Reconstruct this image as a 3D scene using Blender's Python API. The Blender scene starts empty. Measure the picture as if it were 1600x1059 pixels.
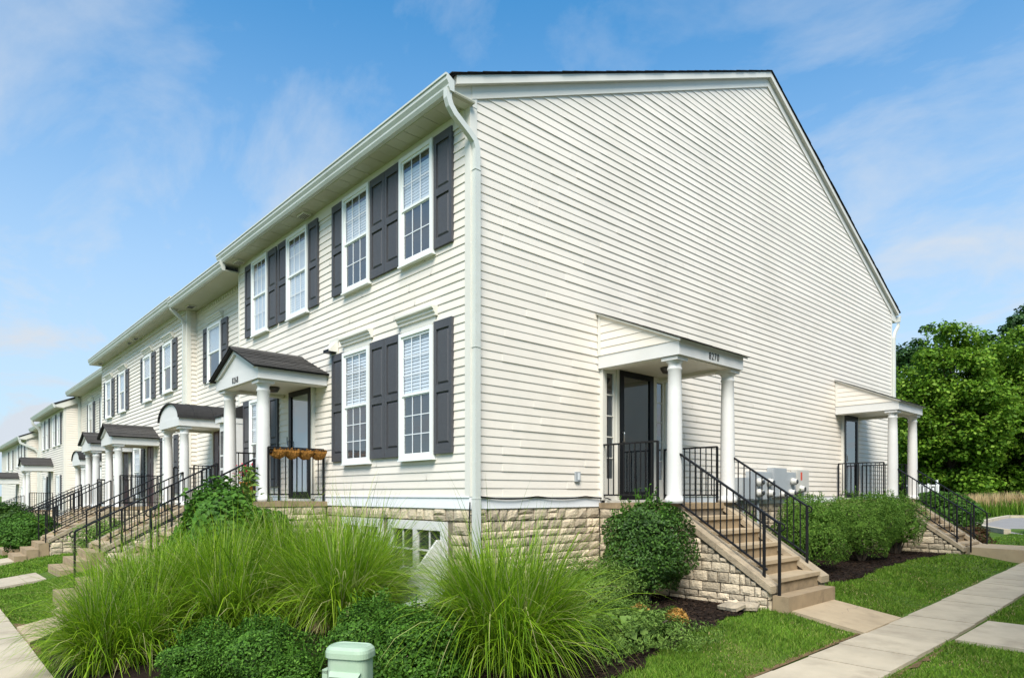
import bpy, math, random
import numpy as np
from mathutils import Matrix, Vector
random.seed(7)
rng = np.random.default_rng(11)
SC = bpy.context.scene
COL = SC.collection
PI = math.pi

# ------------------------------------------------------------------ camera
# world: front facade of the corner house in the plane y=0, its gable end in the plane x=0, z=0 at eye height
ANG = math.atan(1112 / 1018.0)
CAM = (6.601, -5.311, 0.0)
cd = bpy.data.cameras.new('camera')
cam = bpy.data.objects.new('camera', cd)
COL.objects.link(cam)
cam.location = CAM
cam.rotation_euler = (PI / 2, 0, ANG)
cd.sensor_fit = 'HORIZONTAL'
cd.sensor_width = 36.0
cd.lens = 36.0 * 1018 / 1600
cd.shift_y = (772 - 529.5) / 1600
cd.clip_start = 0.05
cd.clip_end = 3000
SC.camera = cam

# ------------------------------------------------------------------ sky, sun, exposure
SUN_EL, SUN_AZ = math.radians(50), math.radians(43)   # azimuth of the sun measured from -y towards +x
W = bpy.data.worlds.new('World')
SC.world = W
W.use_nodes = True
wt = W.node_tree
for n in list(wt.nodes):
    wt.nodes.remove(n)


def wn(t, **k):
    n = wt.nodes.new(t)
    for a, b in k.items():
        setattr(n, a, b)
    return n


out = wn('ShaderNodeOutputWorld')
bg = wn('ShaderNodeBackground')
bg.inputs[1].default_value = 0.105
sky = wn('ShaderNodeTexSky', sky_type='NISHITA', sun_disc=False)
sundir = Vector((math.sin(SUN_AZ) * math.cos(SUN_EL), -math.cos(SUN_AZ) * math.cos(SUN_EL), math.sin(SUN_EL)))
sky.sun_elevation = SUN_EL
sky.sun_rotation = math.atan2(sundir.x, sundir.y)
sky.altitude = 200
sky.air_density = 1.0
sky.dust_density = 0.6
sky.ozone_density = 2.0
tc = wn('ShaderNodeTexCoord')
# thin high cloud: noise stretched on a plane far above, so it thickens towards the horizon
sep = wn('ShaderNodeSeparateXYZ')
wt.links.new(tc.outputs['Generated'], sep.inputs[0])
zc = wn('ShaderNodeMath', operation='MAXIMUM'); zc.inputs[1].default_value = 0.0
wt.links.new(sep.outputs[2], zc.inputs[0])
za = wn('ShaderNodeMath', operation='ADD'); za.inputs[1].default_value = 0.22
wt.links.new(zc.outputs[0], za.inputs[0])
dx = wn('ShaderNodeMath', operation='DIVIDE'); dy = wn('ShaderNodeMath', operation='DIVIDE')
wt.links.new(sep.outputs[0], dx.inputs[0]); wt.links.new(za.outputs[0], dx.inputs[1])
wt.links.new(sep.outputs[1], dy.inputs[0]); wt.links.new(za.outputs[0], dy.inputs[1])
cmb = wn('ShaderNodeCombineXYZ')
wt.links.new(dx.outputs[0], cmb.inputs[0]); wt.links.new(dy.outputs[0], cmb.inputs[1])
mp = wn('ShaderNodeMapping'); mp.inputs['Rotation'].default_value = (0, 0, 0.75); mp.inputs['Scale'].default_value = (0.8, 1.25, 1)
mp.inputs['Location'].default_value = (0.9, 0.25, 0)
wt.links.new(cmb.outputs[0], mp.inputs[0])
n1 = wn('ShaderNodeTexNoise'); n1.inputs['Scale'].default_value = 2.0; n1.inputs['Detail'].default_value = 10; n1.inputs['Roughness'].default_value = 0.6
n1.inputs['Distortion'].default_value = 0.45
wt.links.new(mp.outputs[0], n1.inputs['Vector'])
cr = wn('ShaderNodeValToRGB')
cr.color_ramp.elements[0].position = 0.47; cr.color_ramp.elements[0].color = (0, 0, 0, 1)
cr.color_ramp.elements[1].position = 0.80; cr.color_ramp.elements[1].color = (1, 1, 1, 1)
wt.links.new(n1.outputs[0], cr.inputs[0])
# haze near the horizon
hz = wn('ShaderNodeMapRange'); hz.inputs[1].default_value = 0.0; hz.inputs[2].default_value = 0.70
hz.inputs[3].default_value = 0.86; hz.inputs[4].default_value = 0.0; hz.interpolation_type = 'SMOOTHSTEP'
wt.links.new(sep.outputs[2], hz.inputs[0])
cm = wn('ShaderNodeMath', operation='MULTIPLY'); cm.inputs[1].default_value = 0.62
wt.links.new(cr.outputs[0], cm.inputs[0])
mxf = wn('ShaderNodeMath', operation='ADD', use_clamp=True)
wt.links.new(cm.outputs[0], mxf.inputs[0]); wt.links.new(hz.outputs[0], mxf.inputs[1])
SKYGAIN = wn('ShaderNodeMix', data_type='RGBA', blend_type='MULTIPLY'); SKYGAIN.inputs[0].default_value = 1.0
SKYGAIN.inputs[7].default_value = (0.34, 1.22, 1.52, 1)
wt.links.new(sky.outputs[0], SKYGAIN.inputs[6])
mx = wn('ShaderNodeMix', data_type='RGBA')
wt.links.new(mxf.outputs[0], mx.inputs[0])
wt.links.new(SKYGAIN.outputs[2], mx.inputs[6])
mx.inputs[7].default_value = (4.2, 4.6, 5.1, 1)
wt.links.new(mx.outputs[2], bg.inputs[0])
wt.links.new(bg.outputs[0], out.inputs[0])

sl = bpy.data.lights.new('sun', 'SUN')
sl.energy = 4.2
sl.angle = math.radians(34)
sl.color = (1.0, 0.925, 0.83)
so = bpy.data.objects.new('sun', sl)
COL.objects.link(so)
so.rotation_euler = sundir.to_track_quat('Z', 'Y').to_euler()

SC.view_settings.view_transform = 'Standard'
SC.view_settings.look = 'None'
SC.view_settings.gamma = 1
SC.view_settings.exposure = 0.66
SC.render.engine = 'CYCLES'
SC.cycles.max_bounces = 7
SC.cycles.diffuse_bounces = 3
SC.cycles.glossy_bounces = 3
SC.cycles.transparent_max_bounces = 10
SC.cycles.use_denoising = True
SC.cycles.sample_clamp_indirect = 6


# ------------------------------------------------------------------ materials
def lin(r, g, b):
    f = lambda c: (c / 255 / 12.92) if c / 255 <= .04045 else ((c / 255 + .055) / 1.055) ** 2.4
    return (f(r), f(g), f(b))


MATS = {}


def mat(name, col, rough=0.6, noise=None, spec=0.5, metal=0.0, bump=None, island=None, obj_var=0.0, dirt=None):
    """noise=(scale, amount), bump=(scale, strength), island=list of colours picked per leaf/blade, dirt=(scale, colour, amount)"""
    m = bpy.data.materials.new(name)
    MATS[name] = m
    m.use_nodes = True
    nt = m.node_tree
    b = nt.nodes['Principled BSDF']
    b.inputs['Roughness'].default_value = rough
    b.inputs['Metallic'].default_value = metal
    b.inputs['Specular IOR Level'].default_value = spec
    L = nt.links.new
    rgb = nt.nodes.new('ShaderNodeRGB'); rgb.outputs[0].default_value = (*col, 1)
    cur = rgb.outputs[0]
    tcn = nt.nodes.new('ShaderNodeTexCoord')
    geo = nt.nodes.new('ShaderNodeNewGeometry')
    if obj_var:
        oi = nt.nodes.new('ShaderNodeObjectInfo')
        mr = nt.nodes.new('ShaderNodeMapRange'); mr.inputs[3].default_value = 1 - obj_var; mr.inputs[4].default_value = 1 + obj_var
        L(oi.outputs['Random'], mr.inputs[0])
        mm = nt.nodes.new('ShaderNodeMix'); mm.data_type = 'RGBA'; mm.blend_type = 'MULTIPLY'; mm.inputs[0].default_value = 1
        L(cur, mm.inputs[6]); L(mr.outputs[0], mm.inputs[7]); cur = mm.outputs[2]
    if noise:
        nz = nt.nodes.new('ShaderNodeTexNoise'); nz.inputs['Scale'].default_value = noise[0]; nz.inputs['Detail'].default_value = 5
        nz.inputs['Roughness'].default_value = 0.6
        L(geo.outputs['Position'], nz.inputs['Vector'])
        mr = nt.nodes.new('ShaderNodeMapRange'); mr.inputs[1].default_value = .25; mr.inputs[2].default_value = .75
        mr.inputs[3].default_value = 1 - noise[1]; mr.inputs[4].default_value = 1 + noise[1]
        L(nz.outputs[0], mr.inputs[0])
        mm = nt.nodes.new('ShaderNodeMix'); mm.data_type = 'RGBA'; mm.blend_type = 'MULTIPLY'; mm.inputs[0].default_value = 1
        L(cur, mm.inputs[6]); L(mr.outputs[0], mm.inputs[7]); cur = mm.outputs[2]
    if dirt:
        nz = nt.nodes.new('ShaderNodeTexNoise'); nz.inputs['Scale'].default_value = dirt[0]; nz.inputs['Detail'].default_value = 6
        nz.inputs['Roughness'].default_value = 0.65
        L(geo.outputs['Position'], nz.inputs['Vector'])
        r = nt.nodes.new('ShaderNodeValToRGB')
        r.color_ramp.elements[0].position = 0.5; r.color_ramp.elements[0].color = (0, 0, 0, 1)
        r.color_ramp.elements[1].position = 0.72; r.color_ramp.elements[1].color = (dirt[2],) * 3 + (1,)
        L(nz.outputs[0], r.inputs[0])
        mm = nt.nodes.new('ShaderNodeMix'); mm.data_type = 'RGBA'
        L(r.outputs[0], mm.inputs[0]); L(cur, mm.inputs[6]); mm.inputs[7].default_value = (*dirt[1], 1); cur = mm.outputs[2]
    if island:
        r = nt.nodes.new('ShaderNodeValToRGB')
        els = r.color_ramp.elements
        while len(els) < len(island):
            els.new(0.5)
        for i, c in enumerate(island):
            els[i].position = i / max(1, len(island) - 1); els[i].color = (*c, 1)
        L(geo.outputs['Random Per Island'], r.inputs[0])
        cur = r.outputs[0]
        if noise:
            mm = nt.nodes.new('ShaderNodeMix'); mm.data_type = 'RGBA'; mm.blend_type = 'MULTIPLY'; mm.inputs[0].default_value = 1
            L(cur, mm.inputs[6]); L(mr.outputs[0], mm.inputs[7]); cur = mm.outputs[2]
    L(cur, b.inputs['Base Color'])
    if bump:
        nz = nt.nodes.new('ShaderNodeTexNoise'); nz.inputs['Scale'].default_value = bump[0]; nz.inputs['Detail'].default_value = 6
        L(geo.outputs['Position'], nz.inputs['Vector'])
        bp = nt.nodes.new('ShaderNodeBump'); bp.inputs['Strength'].default_value = bump[1]; bp.inputs['Distance'].default_value = 0.02
        L(nz.outputs[0], bp.inputs['Height']); L(bp.outputs[0], b.inputs['Normal'])
    return m


def leafmat(name, cols, trans=0.35, rough=0.5, noise=None, spec=0.3):
    m = mat(name, cols[0], rough, island=cols, noise=noise, spec=spec)
    nt = m.node_tree
    b = nt.nodes['Principled BSDF']
    t = nt.nodes.new('ShaderNodeBsdfTranslucent')
    src = b.inputs['Base Color'].links[0].from_socket
    nt.links.new(src, t.inputs[0])
    ms = nt.nodes.new('ShaderNodeMixShader'); ms.inputs[0].default_value = trans
    nt.links.new(b.outputs[0], ms.inputs[1]); nt.links.new(t.outputs[0], ms.inputs[2])
    o = [n for n in nt.nodes if n.type == 'OUTPUT_MATERIAL'][0]
    nt.links.new(ms.outputs[0], o.inputs[0])
    return m


def glassmat(name, ior, tint=(1, 1, 1), rough=0.0):
    m = bpy.data.materials.new(name); MATS[name] = m
    m.use_nodes = True
    nt = m.node_tree
    for n in list(nt.nodes):
        nt.nodes.remove(n)
    o = nt.nodes.new('ShaderNodeOutputMaterial')
    tr = nt.nodes.new('ShaderNodeBsdfTransparent'); tr.inputs[0].default_value = (*tint, 1)
    gl = nt.nodes.new('ShaderNodeBsdfGlossy'); gl.inputs['Roughness'].default_value = rough
    f0 = ((ior - 1) / (ior + 1)) ** 2
    lw = nt.nodes.new('ShaderNodeLayerWeight'); lw.inputs[0].default_value = 0.5
    pw = nt.nodes.new('ShaderNodeMath'); pw.operation = 'POWER'; pw.inputs[1].default_value = 4.0
    nt.links.new(lw.outputs['Facing'], pw.inputs[0])
    fr = nt.nodes.new('ShaderNodeMath'); fr.operation = 'MULTIPLY_ADD'; fr.inputs[1].default_value = 1 - f0; fr.inputs[2].default_value = f0
    nt.links.new(pw.outputs[0], fr.inputs[0])
    nz = nt.nodes.new('ShaderNodeTexNoise'); nz.inputs['Scale'].default_value = 2.2
    geo = nt.nodes.new('ShaderNodeNewGeometry')
    bp = nt.nodes.new('ShaderNodeBump'); bp.inputs['Strength'].default_value = 0.02; bp.inputs['Distance'].default_value = 0.05
    nt.links.new(geo.outputs['Position'], nz.inputs['Vector']); nt.links.new(nz.outputs[0], bp.inputs['Height']); nt.links.new(bp.outputs[0], gl.inputs['Normal'])
    ms = nt.nodes.new('ShaderNodeMixShader')
    nt.links.new(fr.outputs[0], ms.inputs[0]); nt.links.new(tr.outputs[0], ms.inputs[1]); nt.links.new(gl.outputs[0], ms.inputs[2])
    nt.links.new(ms.outputs[0], o.inputs[0])
    return m


def screenmat():
    m = bpy.data.materials.new('insect_screen'); MATS['screen'] = m
    m.use_nodes = True
    nt = m.node_tree
    b = nt.nodes['Principled BSDF']; b.inputs['Base Color'].default_value = (.05, .052, .06, 1); b.inputs['Roughness'].default_value = .7
    tr = nt.nodes.new('ShaderNodeBsdfTransparent')
    ms = nt.nodes.new('ShaderNodeMixShader'); ms.inputs[0].default_value = .80
    nt.links.new(tr.outputs[0], ms.inputs[1]); nt.links.new(b.outputs[0], ms.inputs[2])
    o = [n for n in nt.nodes if n.type == 'OUTPUT_MATERIAL'][0]
    nt.links.new(ms.outputs[0], o.inputs[0])


CREAM = (0.735, 0.70, 0.615)
mat('siding', (0.73, 0.668, 0.582), 0.55, noise=(0.9, 0.045), obj_var=0.03, bump=(60, 0.03), dirt=(0.55, (0.61, 0.555, 0.46), 0.45))
mat('siding_back', (0.5, 0.47, 0.41), 0.8)
mat('trim', (0.66, 0.635, 0.565), 0.5, noise=(2.0, 0.03), dirt=(1.3, (0.56, 0.54, 0.47), 0.35))
mat('white', (0.635, 0.625, 0.60), 0.5, noise=(3.0, 0.035), dirt=(2.2, (0.58, 0.57, 0.52), 0.4))
mat('skirt', (0.80, 0.80, 0.80), 0.5, noise=(1.5, 0.03))
mat('gutter', (0.56, 0.575, 0.53), 0.4, noise=(2.0, 0.05), dirt=(1.8, (0.40, 0.41, 0.36), 0.4))
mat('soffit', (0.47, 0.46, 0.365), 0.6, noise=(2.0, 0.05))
mat('vinyl', (0.78, 0.79, 0.76), 0.4)
mat('muntin', (0.70, 0.72, 0.74), 0.4)
mat('shutter', (0.062, 0.062, 0.068), 0.55, noise=(25, 0.12), bump=(180, 0.25))
mat('black_metal', (0.010, 0.010, 0.011), 0.5, noise=(20, 0.2), spec=0.25)
mat('door_black', (0.006, 0.006, 0.007), 0.4, spec=0.2)
mat('door_red', (0.075, 0.022, 0.028), 0.4)
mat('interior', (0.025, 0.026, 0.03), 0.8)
mat('room_wall', (0.10, 0.10, 0.10), 0.8)
mat('blind', (0.74, 0.76, 0.80), 0.6)
mat('handle', (0.5, 0.5, 0.5), 0.3, metal=1.0)
mat('stone', (0.52, 0.43, 0.305), 0.9, noise=(7, 0.28), obj_var=0.34, bump=(38, 0.8), dirt=(3.5, (0.33, 0.26, 0.17), 0.55))
mat('mortar', (0.17, 0.14, 0.10), 0.95, noise=(20, 0.3))
mat('cap_stone', (0.34, 0.27, 0.18), 0.9, noise=(4, 0.22), bump=(45, 0.5), obj_var=0.1, dirt=(6, (0.16, 0.125, 0.085), 0.7))
mat('step', (0.30, 0.22, 0.13), 0.9, noise=(5, 0.16), bump=(90, 0.25), dirt=(4, (0.13, 0.095, 0.055), 0.65))
mat('concrete', (0.43, 0.365, 0.265), 0.9, noise=(2.5, 0.13), bump=(140, 0.3), obj_var=0.07, dirt=(2.2, (0.27, 0.22, 0.155), 0.65))
mat('concrete_tan', (0.39, 0.30, 0.19), 0.9, noise=(2.5, 0.12), bump=(120, 0.2), dirt=(3, (0.23, 0.175, 0.11), 0.55))
mat('asphalt', (0.22, 0.205, 0.19), 0.95, noise=(1.2, 0.1), bump=(80, 0.3))
mat('mulch', (0.018, 0.012, 0.009), 0.95, noise=(12, 0.5), bump=(40, 1.0), spec=0.1)
mat('mulch_chip', (0.03, 0.02, 0.014), 0.95, spec=0.1, island=[(0.010, 0.007, 0.005), (0.026, 0.016, 0.011), (0.05, 0.032, 0.021), (0.015, 0.010, 0.007)])
mat('lawn', (0.065, 0.115, 0.018), 0.95, noise=(1.4, 0.35), bump=(60, 0.6), dirt=(0.9, (0.15, 0.15, 0.04), 0.5), spec=0.1)
mat('shingle', (0.062, 0.058, 0.054), 0.95, noise=(30, 0.35), obj_var=0.28, bump=(150, 0.6), spec=0.2)
mat('shingle_dark', (0.028, 0.027, 0.027), 0.9, noise=(25, 0.25), bump=(120, 0.4), spec=0.2)
mat('meter_grey', (0.33, 0.355, 0.37), 0.5, noise=(4, 0.06))
mat('meter_light', (0.48, 0.47, 0.43), 0.5)
mat('soil', (0.16, 0.105, 0.055), 0.95, noise=(14, 0.5), bump=(60, 1.0), spec=0.1)
mat('red', (0.6, 0.07, 0.03), 0.5)
mat('dark_glass', (0.03, 0.03, 0.03), 0.15)
mat('coir', (0.33, 0.15, 0.035), 0.95, noise=(30, 0.55), bump=(60, 1.0), spec=0.1)
mat('green_box', (0.31, 0.41, 0.29), 0.5, noise=(5, 0.06), dirt=(6, (0.40, 0.45, 0.37), 0.4))
mat('lamp', (0.05, 0.045, 0.04), 0.3)
mat('bark', (0.09, 0.07, 0.05), 0.95, noise=(10, 0.3), bump=(30, 1.0))
mat('fern_core', (0.012, 0.02, 0.006), 1.0)
mat('galvanised', (0.62, 0.64, 0.64), 0.4)
mat('number', (0.012, 0.012, 0.012), 0.4)
mat('car_paint', (0.55, 0.56, 0.58), 0.25, spec=0.6)
mat('tyre', (0.02, 0.02, 0.02), 0.8)
leafmat('leaf_box', [(0.025, 0.065, 0.008), (0.05, 0.125, 0.012), (0.085, 0.20, 0.02), (0.035, 0.09, 0.010), (0.14, 0.28, 0.035)], 0.25, 0.5, spec=0.15)
leafmat('leaf_dark', [(0.02, 0.048, 0.008), (0.035, 0.085, 0.013), (0.065, 0.145, 0.022), (0.025, 0.06, 0.010), (0.10, 0.20, 0.03)], 0.2, 0.45, spec=0.2)
leafmat('leaf_shrub', [(0.04, 0.10, 0.015), (0.065, 0.16, 0.02), (0.10, 0.22, 0.03), (0.05, 0.13, 0.016)], 0.3, 0.5, spec=0.15)
leafmat('leaf_yew', [(0.05, 0.115, 0.016), (0.10, 0.21, 0.028), (0.17, 0.31, 0.045), (0.07, 0.15, 0.02), (0.22, 0.36, 0.06)], 0.28, 0.6, spec=0.15)
leafmat('leaf_maple', [(0.05, 0.115, 0.010), (0.10, 0.21, 0.015), (0.18, 0.32, 0.025), (0.07, 0.15, 0.012), (0.28, 0.41, 0.05)], 0.35, 0.55, spec=0.15)
leafmat('leaf_far', [(0.02, 0.06, 0.015), (0.04, 0.10, 0.022), (0.06, 0.13, 0.03)], 0.3, 0.55)
leafmat('leaf_juniper', [(0.08, 0.15, 0.03), (0.13, 0.22, 0.04), (0.19, 0.29, 0.06), (0.10, 0.18, 0.04)], 0.25, 0.6, spec=0.15)
leafmat('leaf_orange', [(0.45, 0.22, 0.04), (0.5, 0.3, 0.08), (0.35, 0.2, 0.05)], 0.3, 0.6)
leafmat('leaf_red', [(0.10, 0.08, 0.03), (0.16, 0.06, 0.03), (0.07, 0.12, 0.03)], 0.3, 0.6)
leafmat('blade', [(0.075, 0.165, 0.009), (0.15, 0.285, 0.013), (0.25, 0.42, 0.018), (0.36, 0.52, 0.03), (0.10, 0.205, 0.010), (0.20, 0.34, 0.015), (0.55, 0.50, 0.24)], 0.45, 0.5, spec=0.25)
leafmat('turf', [(0.07, 0.15, 0.014), (0.11, 0.22, 0.018), (0.17, 0.29, 0.028), (0.085, 0.18, 0.016), (0.25, 0.31, 0.06)], 0.32, 0.6, noise=(1.3, 0.32), spec=0.15)
leafmat('plume', [(0.45, 0.33, 0.16), (0.55, 0.42, 0.22), (0.38, 0.27, 0.12)], 0.3, 0.7)
leafmat('petal', [(0.5, 0.03, 0.05), (0.6, 0.06, 0.1)], 0.2, 0.6)
glassmat('glass', 2.3, (0.93, 0.96, 0.97))
glassmat('glass_door', 2.9, (0.75, 0.78, 0.8))
screenmat()


# ------------------------------------------------------------------ mesh helpers
class MB:
    def __init__(s):
        s.v, s.f = [], []

    def add(s, vs, fs):
        b = len(s.v)
        s.v += [tuple(v) for v in vs]
        s.f += [tuple(i + b for i in f) for f in fs]
        return s

    def box(s, x0, x1, y0, y1, z0, z1):
        return s.add([(x0, y0, z0), (x1, y0, z0), (x1, y1, z0), (x0, y1, z0), (x0, y0, z1), (x1, y0, z1), (x1, y1, z1), (x0, y1, z1)],
                     [(0, 3, 2, 1), (4, 5, 6, 7), (0, 1, 5, 4), (1, 2, 6, 5), (2, 3, 7, 6), (3, 0, 4, 7)])

    def hexa(s, p):  # 8 points, bottom 4 then top 4, counter-clockwise seen from above
        return s.add(p, [(0, 3, 2, 1), (4, 5, 6, 7), (0, 1, 5, 4), (1, 2, 6, 5), (2, 3, 7, 6), (3, 0, 4, 7)])

    def prism(s, poly, a0, a1, axis='x'):  # poly: 2-D points in the other two axes; extruded from a0 to a1
        n = len(poly)
        def P(a, q):
            return {'x': (a, q[0], q[1]), 'y': (q[0], a, q[1]), 'z': (q[0], q[1], a)}[axis]
        vs = [P(a0, q) for q in poly] + [P(a1, q) for q in poly]
        area = sum(poly[i][0] * poly[(i + 1) % n][1] - poly[(i + 1) % n][0] * poly[i][1] for i in range(n))
        flip = (area > 0) == (axis == 'y')
        fs = [tuple(range(n))[::-1], tuple(range(n, 2 * n))] + [(i, (i + 1) % n, n + (i + 1) % n, n + i) for i in range(n)]
        if (a1 < a0) != flip:
            fs = [f[::-1] for f in fs]
        return s.add(vs, fs)

    def tube(s, pts, r, n=6, ry=None, up=(0, 0, 1)):
        pts = [Vector(p) for p in pts]
        rings = []
        m = len(pts)
        for i, p in enumerate(pts):
            d = (pts[min(i + 1, m - 1)] - pts[max(i - 1, 0)]).normalized()
            u = Vector(up)
            if abs(d.dot(u)) > .97:
                u = Vector((1, 0, 0))
            a = d.cross(u).normalized(); b = a.cross(d).normalized()
            rr = r[i] if isinstance(r, (list, tuple)) else r
            rb = rr if ry is None else ry
            off = PI / 4 if n == 4 else 0
            k = math.sqrt(2) if n == 4 else 1
            rings.append([p + a * (rr * k * math.cos(off + 2 * PI * j / n)) + b * (rb * k * math.sin(off + 2 * PI * j / n)) for j in range(n)])
        base = len(s.v)
        for R_ in rings:
            s.v += [tuple(q) for q in R_]
        for i in range(m - 1):
            for j in range(n):
                s.f.append((base + i * n + j, base + i * n + (j + 1) % n, base + (i + 1) * n + (j + 1) % n, base + (i + 1) * n + j))
        s.f.append(tuple(base + j for j in range(n))[::-1])
        s.f.append(tuple(base + (m - 1) * n + j for j in range(n)))
        return s

    def lathe(s, prof, n=20, cx=0, cy=0):
        base = len(s.v)
        for r, z in prof:
            for j in range(n):
                a = 2 * PI * j / n
                s.v.append((cx + r * math.cos(a), cy + r * math.sin(a), z))
        for i in range(len(prof) - 1):
            for j in range(n):
                s.f.append((base + i * n + j, base + i * n + (j + 1) % n, base + (i + 1) * n + (j + 1) % n, base + (i + 1) * n + j))
        s.f.append(tuple(base + j for j in range(n))[::-1])
        s.f.append(tuple(base + (len(prof) - 1) * n + j for j in range(n)))
        return s

    def mesh(s, name, smooth=False):
        me = bpy.data.meshes.new(name)
        me.from_pydata(s.v, [], s.f)
        if smooth:
            me.polygons.foreach_set('use_smooth', [True] * len(me.polygons))
        me.update()
        return me


WORLDM = {}
I4 = Matrix.Identity(4)


def frame(x=0, y=0, z=0, rz=0.0):
    return Matrix.Translation((x, y, z)) @ Matrix.Rotation(rz, 4, 'Z')


def put(name, me, m, parent=None, M=None):
    """link an object; M is its frame in the world"""
    o = bpy.data.objects.new(name, me)
    COL.objects.link(o)
    M = I4 if M is None else M
    o.matrix_basis = M
    WORLDM[o] = M
    if parent is not None:
        o.parent = parent
        o.matrix_parent_inverse = WORLDM[parent].inverted()
    if m is not None and me is not None and not me.materials:
        me.materials.append(MATS[m] if isinstance(m, str) else m)
    return o


def mb(name, b, m, parent=None, M=None, smooth=False):
    return put(name, b.mesh(name, smooth), m, parent, M)


def thing(name, label, cat, M=None, group=None):
    o = put(name, None, None, None, M)
    o.empty_display_size = 0.2
    return tag(o, label, cat, group)


def tag(o, label, cat, group=None):
    o['label'] = label
    o['category'] = cat
    if group:
        o['group'] = group
    return o


def kind(o, k):
    o['kind'] = k
    return o


BOXES = {}


def boxm(sx, sy, sz, mname):
    """shared box mesh standing on z=0, centred in x and y"""
    k = (round(sx, 3), round(sy, 3), round(sz, 3), mname)
    if k not in BOXES:
        BOXES[k] = MB().box(-sx / 2, sx / 2, -sy / 2, sy / 2, 0, sz).mesh('bar')
        BOXES[k].materials.append(MATS[mname])
    return BOXES[k]


def np_mesh(name, verts, faces_per, nper, mname):
    """verts (n, k, 3): n pieces of k vertices; faces_per: list of index tuples per piece"""
    n, k, _ = verts.shape
    me = bpy.data.meshes.new(name)
    me.vertices.add(n * k)
    me.vertices.foreach_set('co', verts.astype(np.float32).reshape(-1))
    fl = np.array([i for f in faces_per for i in f], dtype=np.int32)
    sizes = np.array([len(f) for f in faces_per], dtype=np.int32)
    loops = (fl[None, :] + (np.arange(n, dtype=np.int32) * k)[:, None]).reshape(-1)
    tot = np.tile(sizes, n)
    start = np.concatenate([[0], np.cumsum(tot)[:-1]]).astype(np.int32)
    me.loops.add(len(loops))
    me.loops.foreach_set('vertex_index', loops)
    me.polygons.add(len(tot))
    me.polygons.foreach_set('loop_start', start)
    me.polygons.foreach_set('loop_total', tot.astype(np.int32))
    me.update(calc_edges=True)
    me.materials.append(MATS[mname])
    return me


# ------------------------------------------------------------------ the lie of the land
def sstep(t):
    t = np.clip(t, 0, 1)
    return t * t * (3 - 2 * t)


def g(x, y):
    x = np.asarray(x, float); y = np.asarray(y, float)
    front = -0.32 * sstep((-y - 2.0) / 2.5)
    side = -0.17 * sstep((x - 2.6) / 1.4)
    z = -1.45 + np.minimum(front, side)
    z = z - 0.012 * np.clip(-3 - x, 0, 60)
    z = z + 0.016 * np.clip(y - 4, 0, 14) * sstep((x + 6) / 6)
    return z


def gz(x, y):
    return float(g(x, y))

# ------------------------------------------------------------------ building parts (all face -y in their own frame)
LAP = 0.1143


def siding_boards(parent, M, courses, joints=None, depth=0.0135):
    """courses: list of (xl0, xr0, xl1, xr1, z0, z1); each course is a lapped board, or a few butted ones"""
    cache = {}
    for i, (a0, b0, a1, b1, z0, z1) in enumerate(courses):
        cuts = [0.0, 1.0]
        if joints:
            L = b0 - a0
            if L > 4:
                k = int(L // 3.7)
                ph = (i * 0.37 + 0.11 * (i % 3)) % 1
                cuts = [0.0] + sorted({round(min(.97, max(.03, (j + ph) * 3.66 / L)), 4) for j in range(k)}) + [1.0]
        for c0, c1 in zip(cuts[:-1], cuts[1:]):
            if c1 - c0 < 0.01:
                continue
            key = (round(b0 - a0, 3), round(b1 - a1, 3), round(a1 - a0, 3), round(z1 - z0, 3), c0, c1)
            lap = 0.0022 if c0 > 0 else 0.0
            if key not in cache:
                xa, xb = (b0 - a0) * c0 - (0.02 if c0 > 0 else 0), (b0 - a0) * c1
                ya, yb = (a1 - a0) + (b1 - a1) * c0, (a1 - a0) + (b1 - a1) * c1
                h = z1 - z0
                d = depth + lap * 2
                v = [(xa, -d, 0), (xb, -d, 0), (xb, 0, 0.0), (xa, 0, 0.0),
                     (xa, -d, 0.010), (xb, -d, 0.010),
                     (ya, -0.004 - lap, h), (yb, -0.004 - lap, h), (yb, 0, h), (ya, 0, h)]
                f = [(0, 3, 2, 1), (0, 1, 5, 4), (4, 5, 7, 6), (6, 7, 8, 9), (0, 4, 6, 9, 3), (1, 2, 8, 7, 5)]
                me = MB().add(v, f).mesh('siding_board')
                me.materials.append(MATS['siding'])
                cache[key] = me
            put('siding_board', cache[key], None, parent, M @ Matrix.Translation((a0, 0, z0)))


def siding_sheet(name, parent, M, x0, x1, z0, z1, m='siding', lap=LAP, depth=0.014, ztop=None):
    """far walls: all courses joined in one mesh"""
    b = MB()
    z = z0
    while z < z1 - 0.01:
        t = min(z + lap, z1)
        b.add([(x0, -depth, z), (x1, -depth, z), (x1, 0, z), (x0, 0, z), (x0, -0.003, t), (x1, -0.003, t), (x1, 0, t), (x0, 0, t)],
              [(0, 3, 2, 1), (0, 1, 5, 4), (4, 5, 6, 7), (0, 4, 7, 3), (1, 2, 6, 5)])
        z += lap
    o = mb(name, b, m, parent, M)
    return kind(o, 'stuff')


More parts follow.
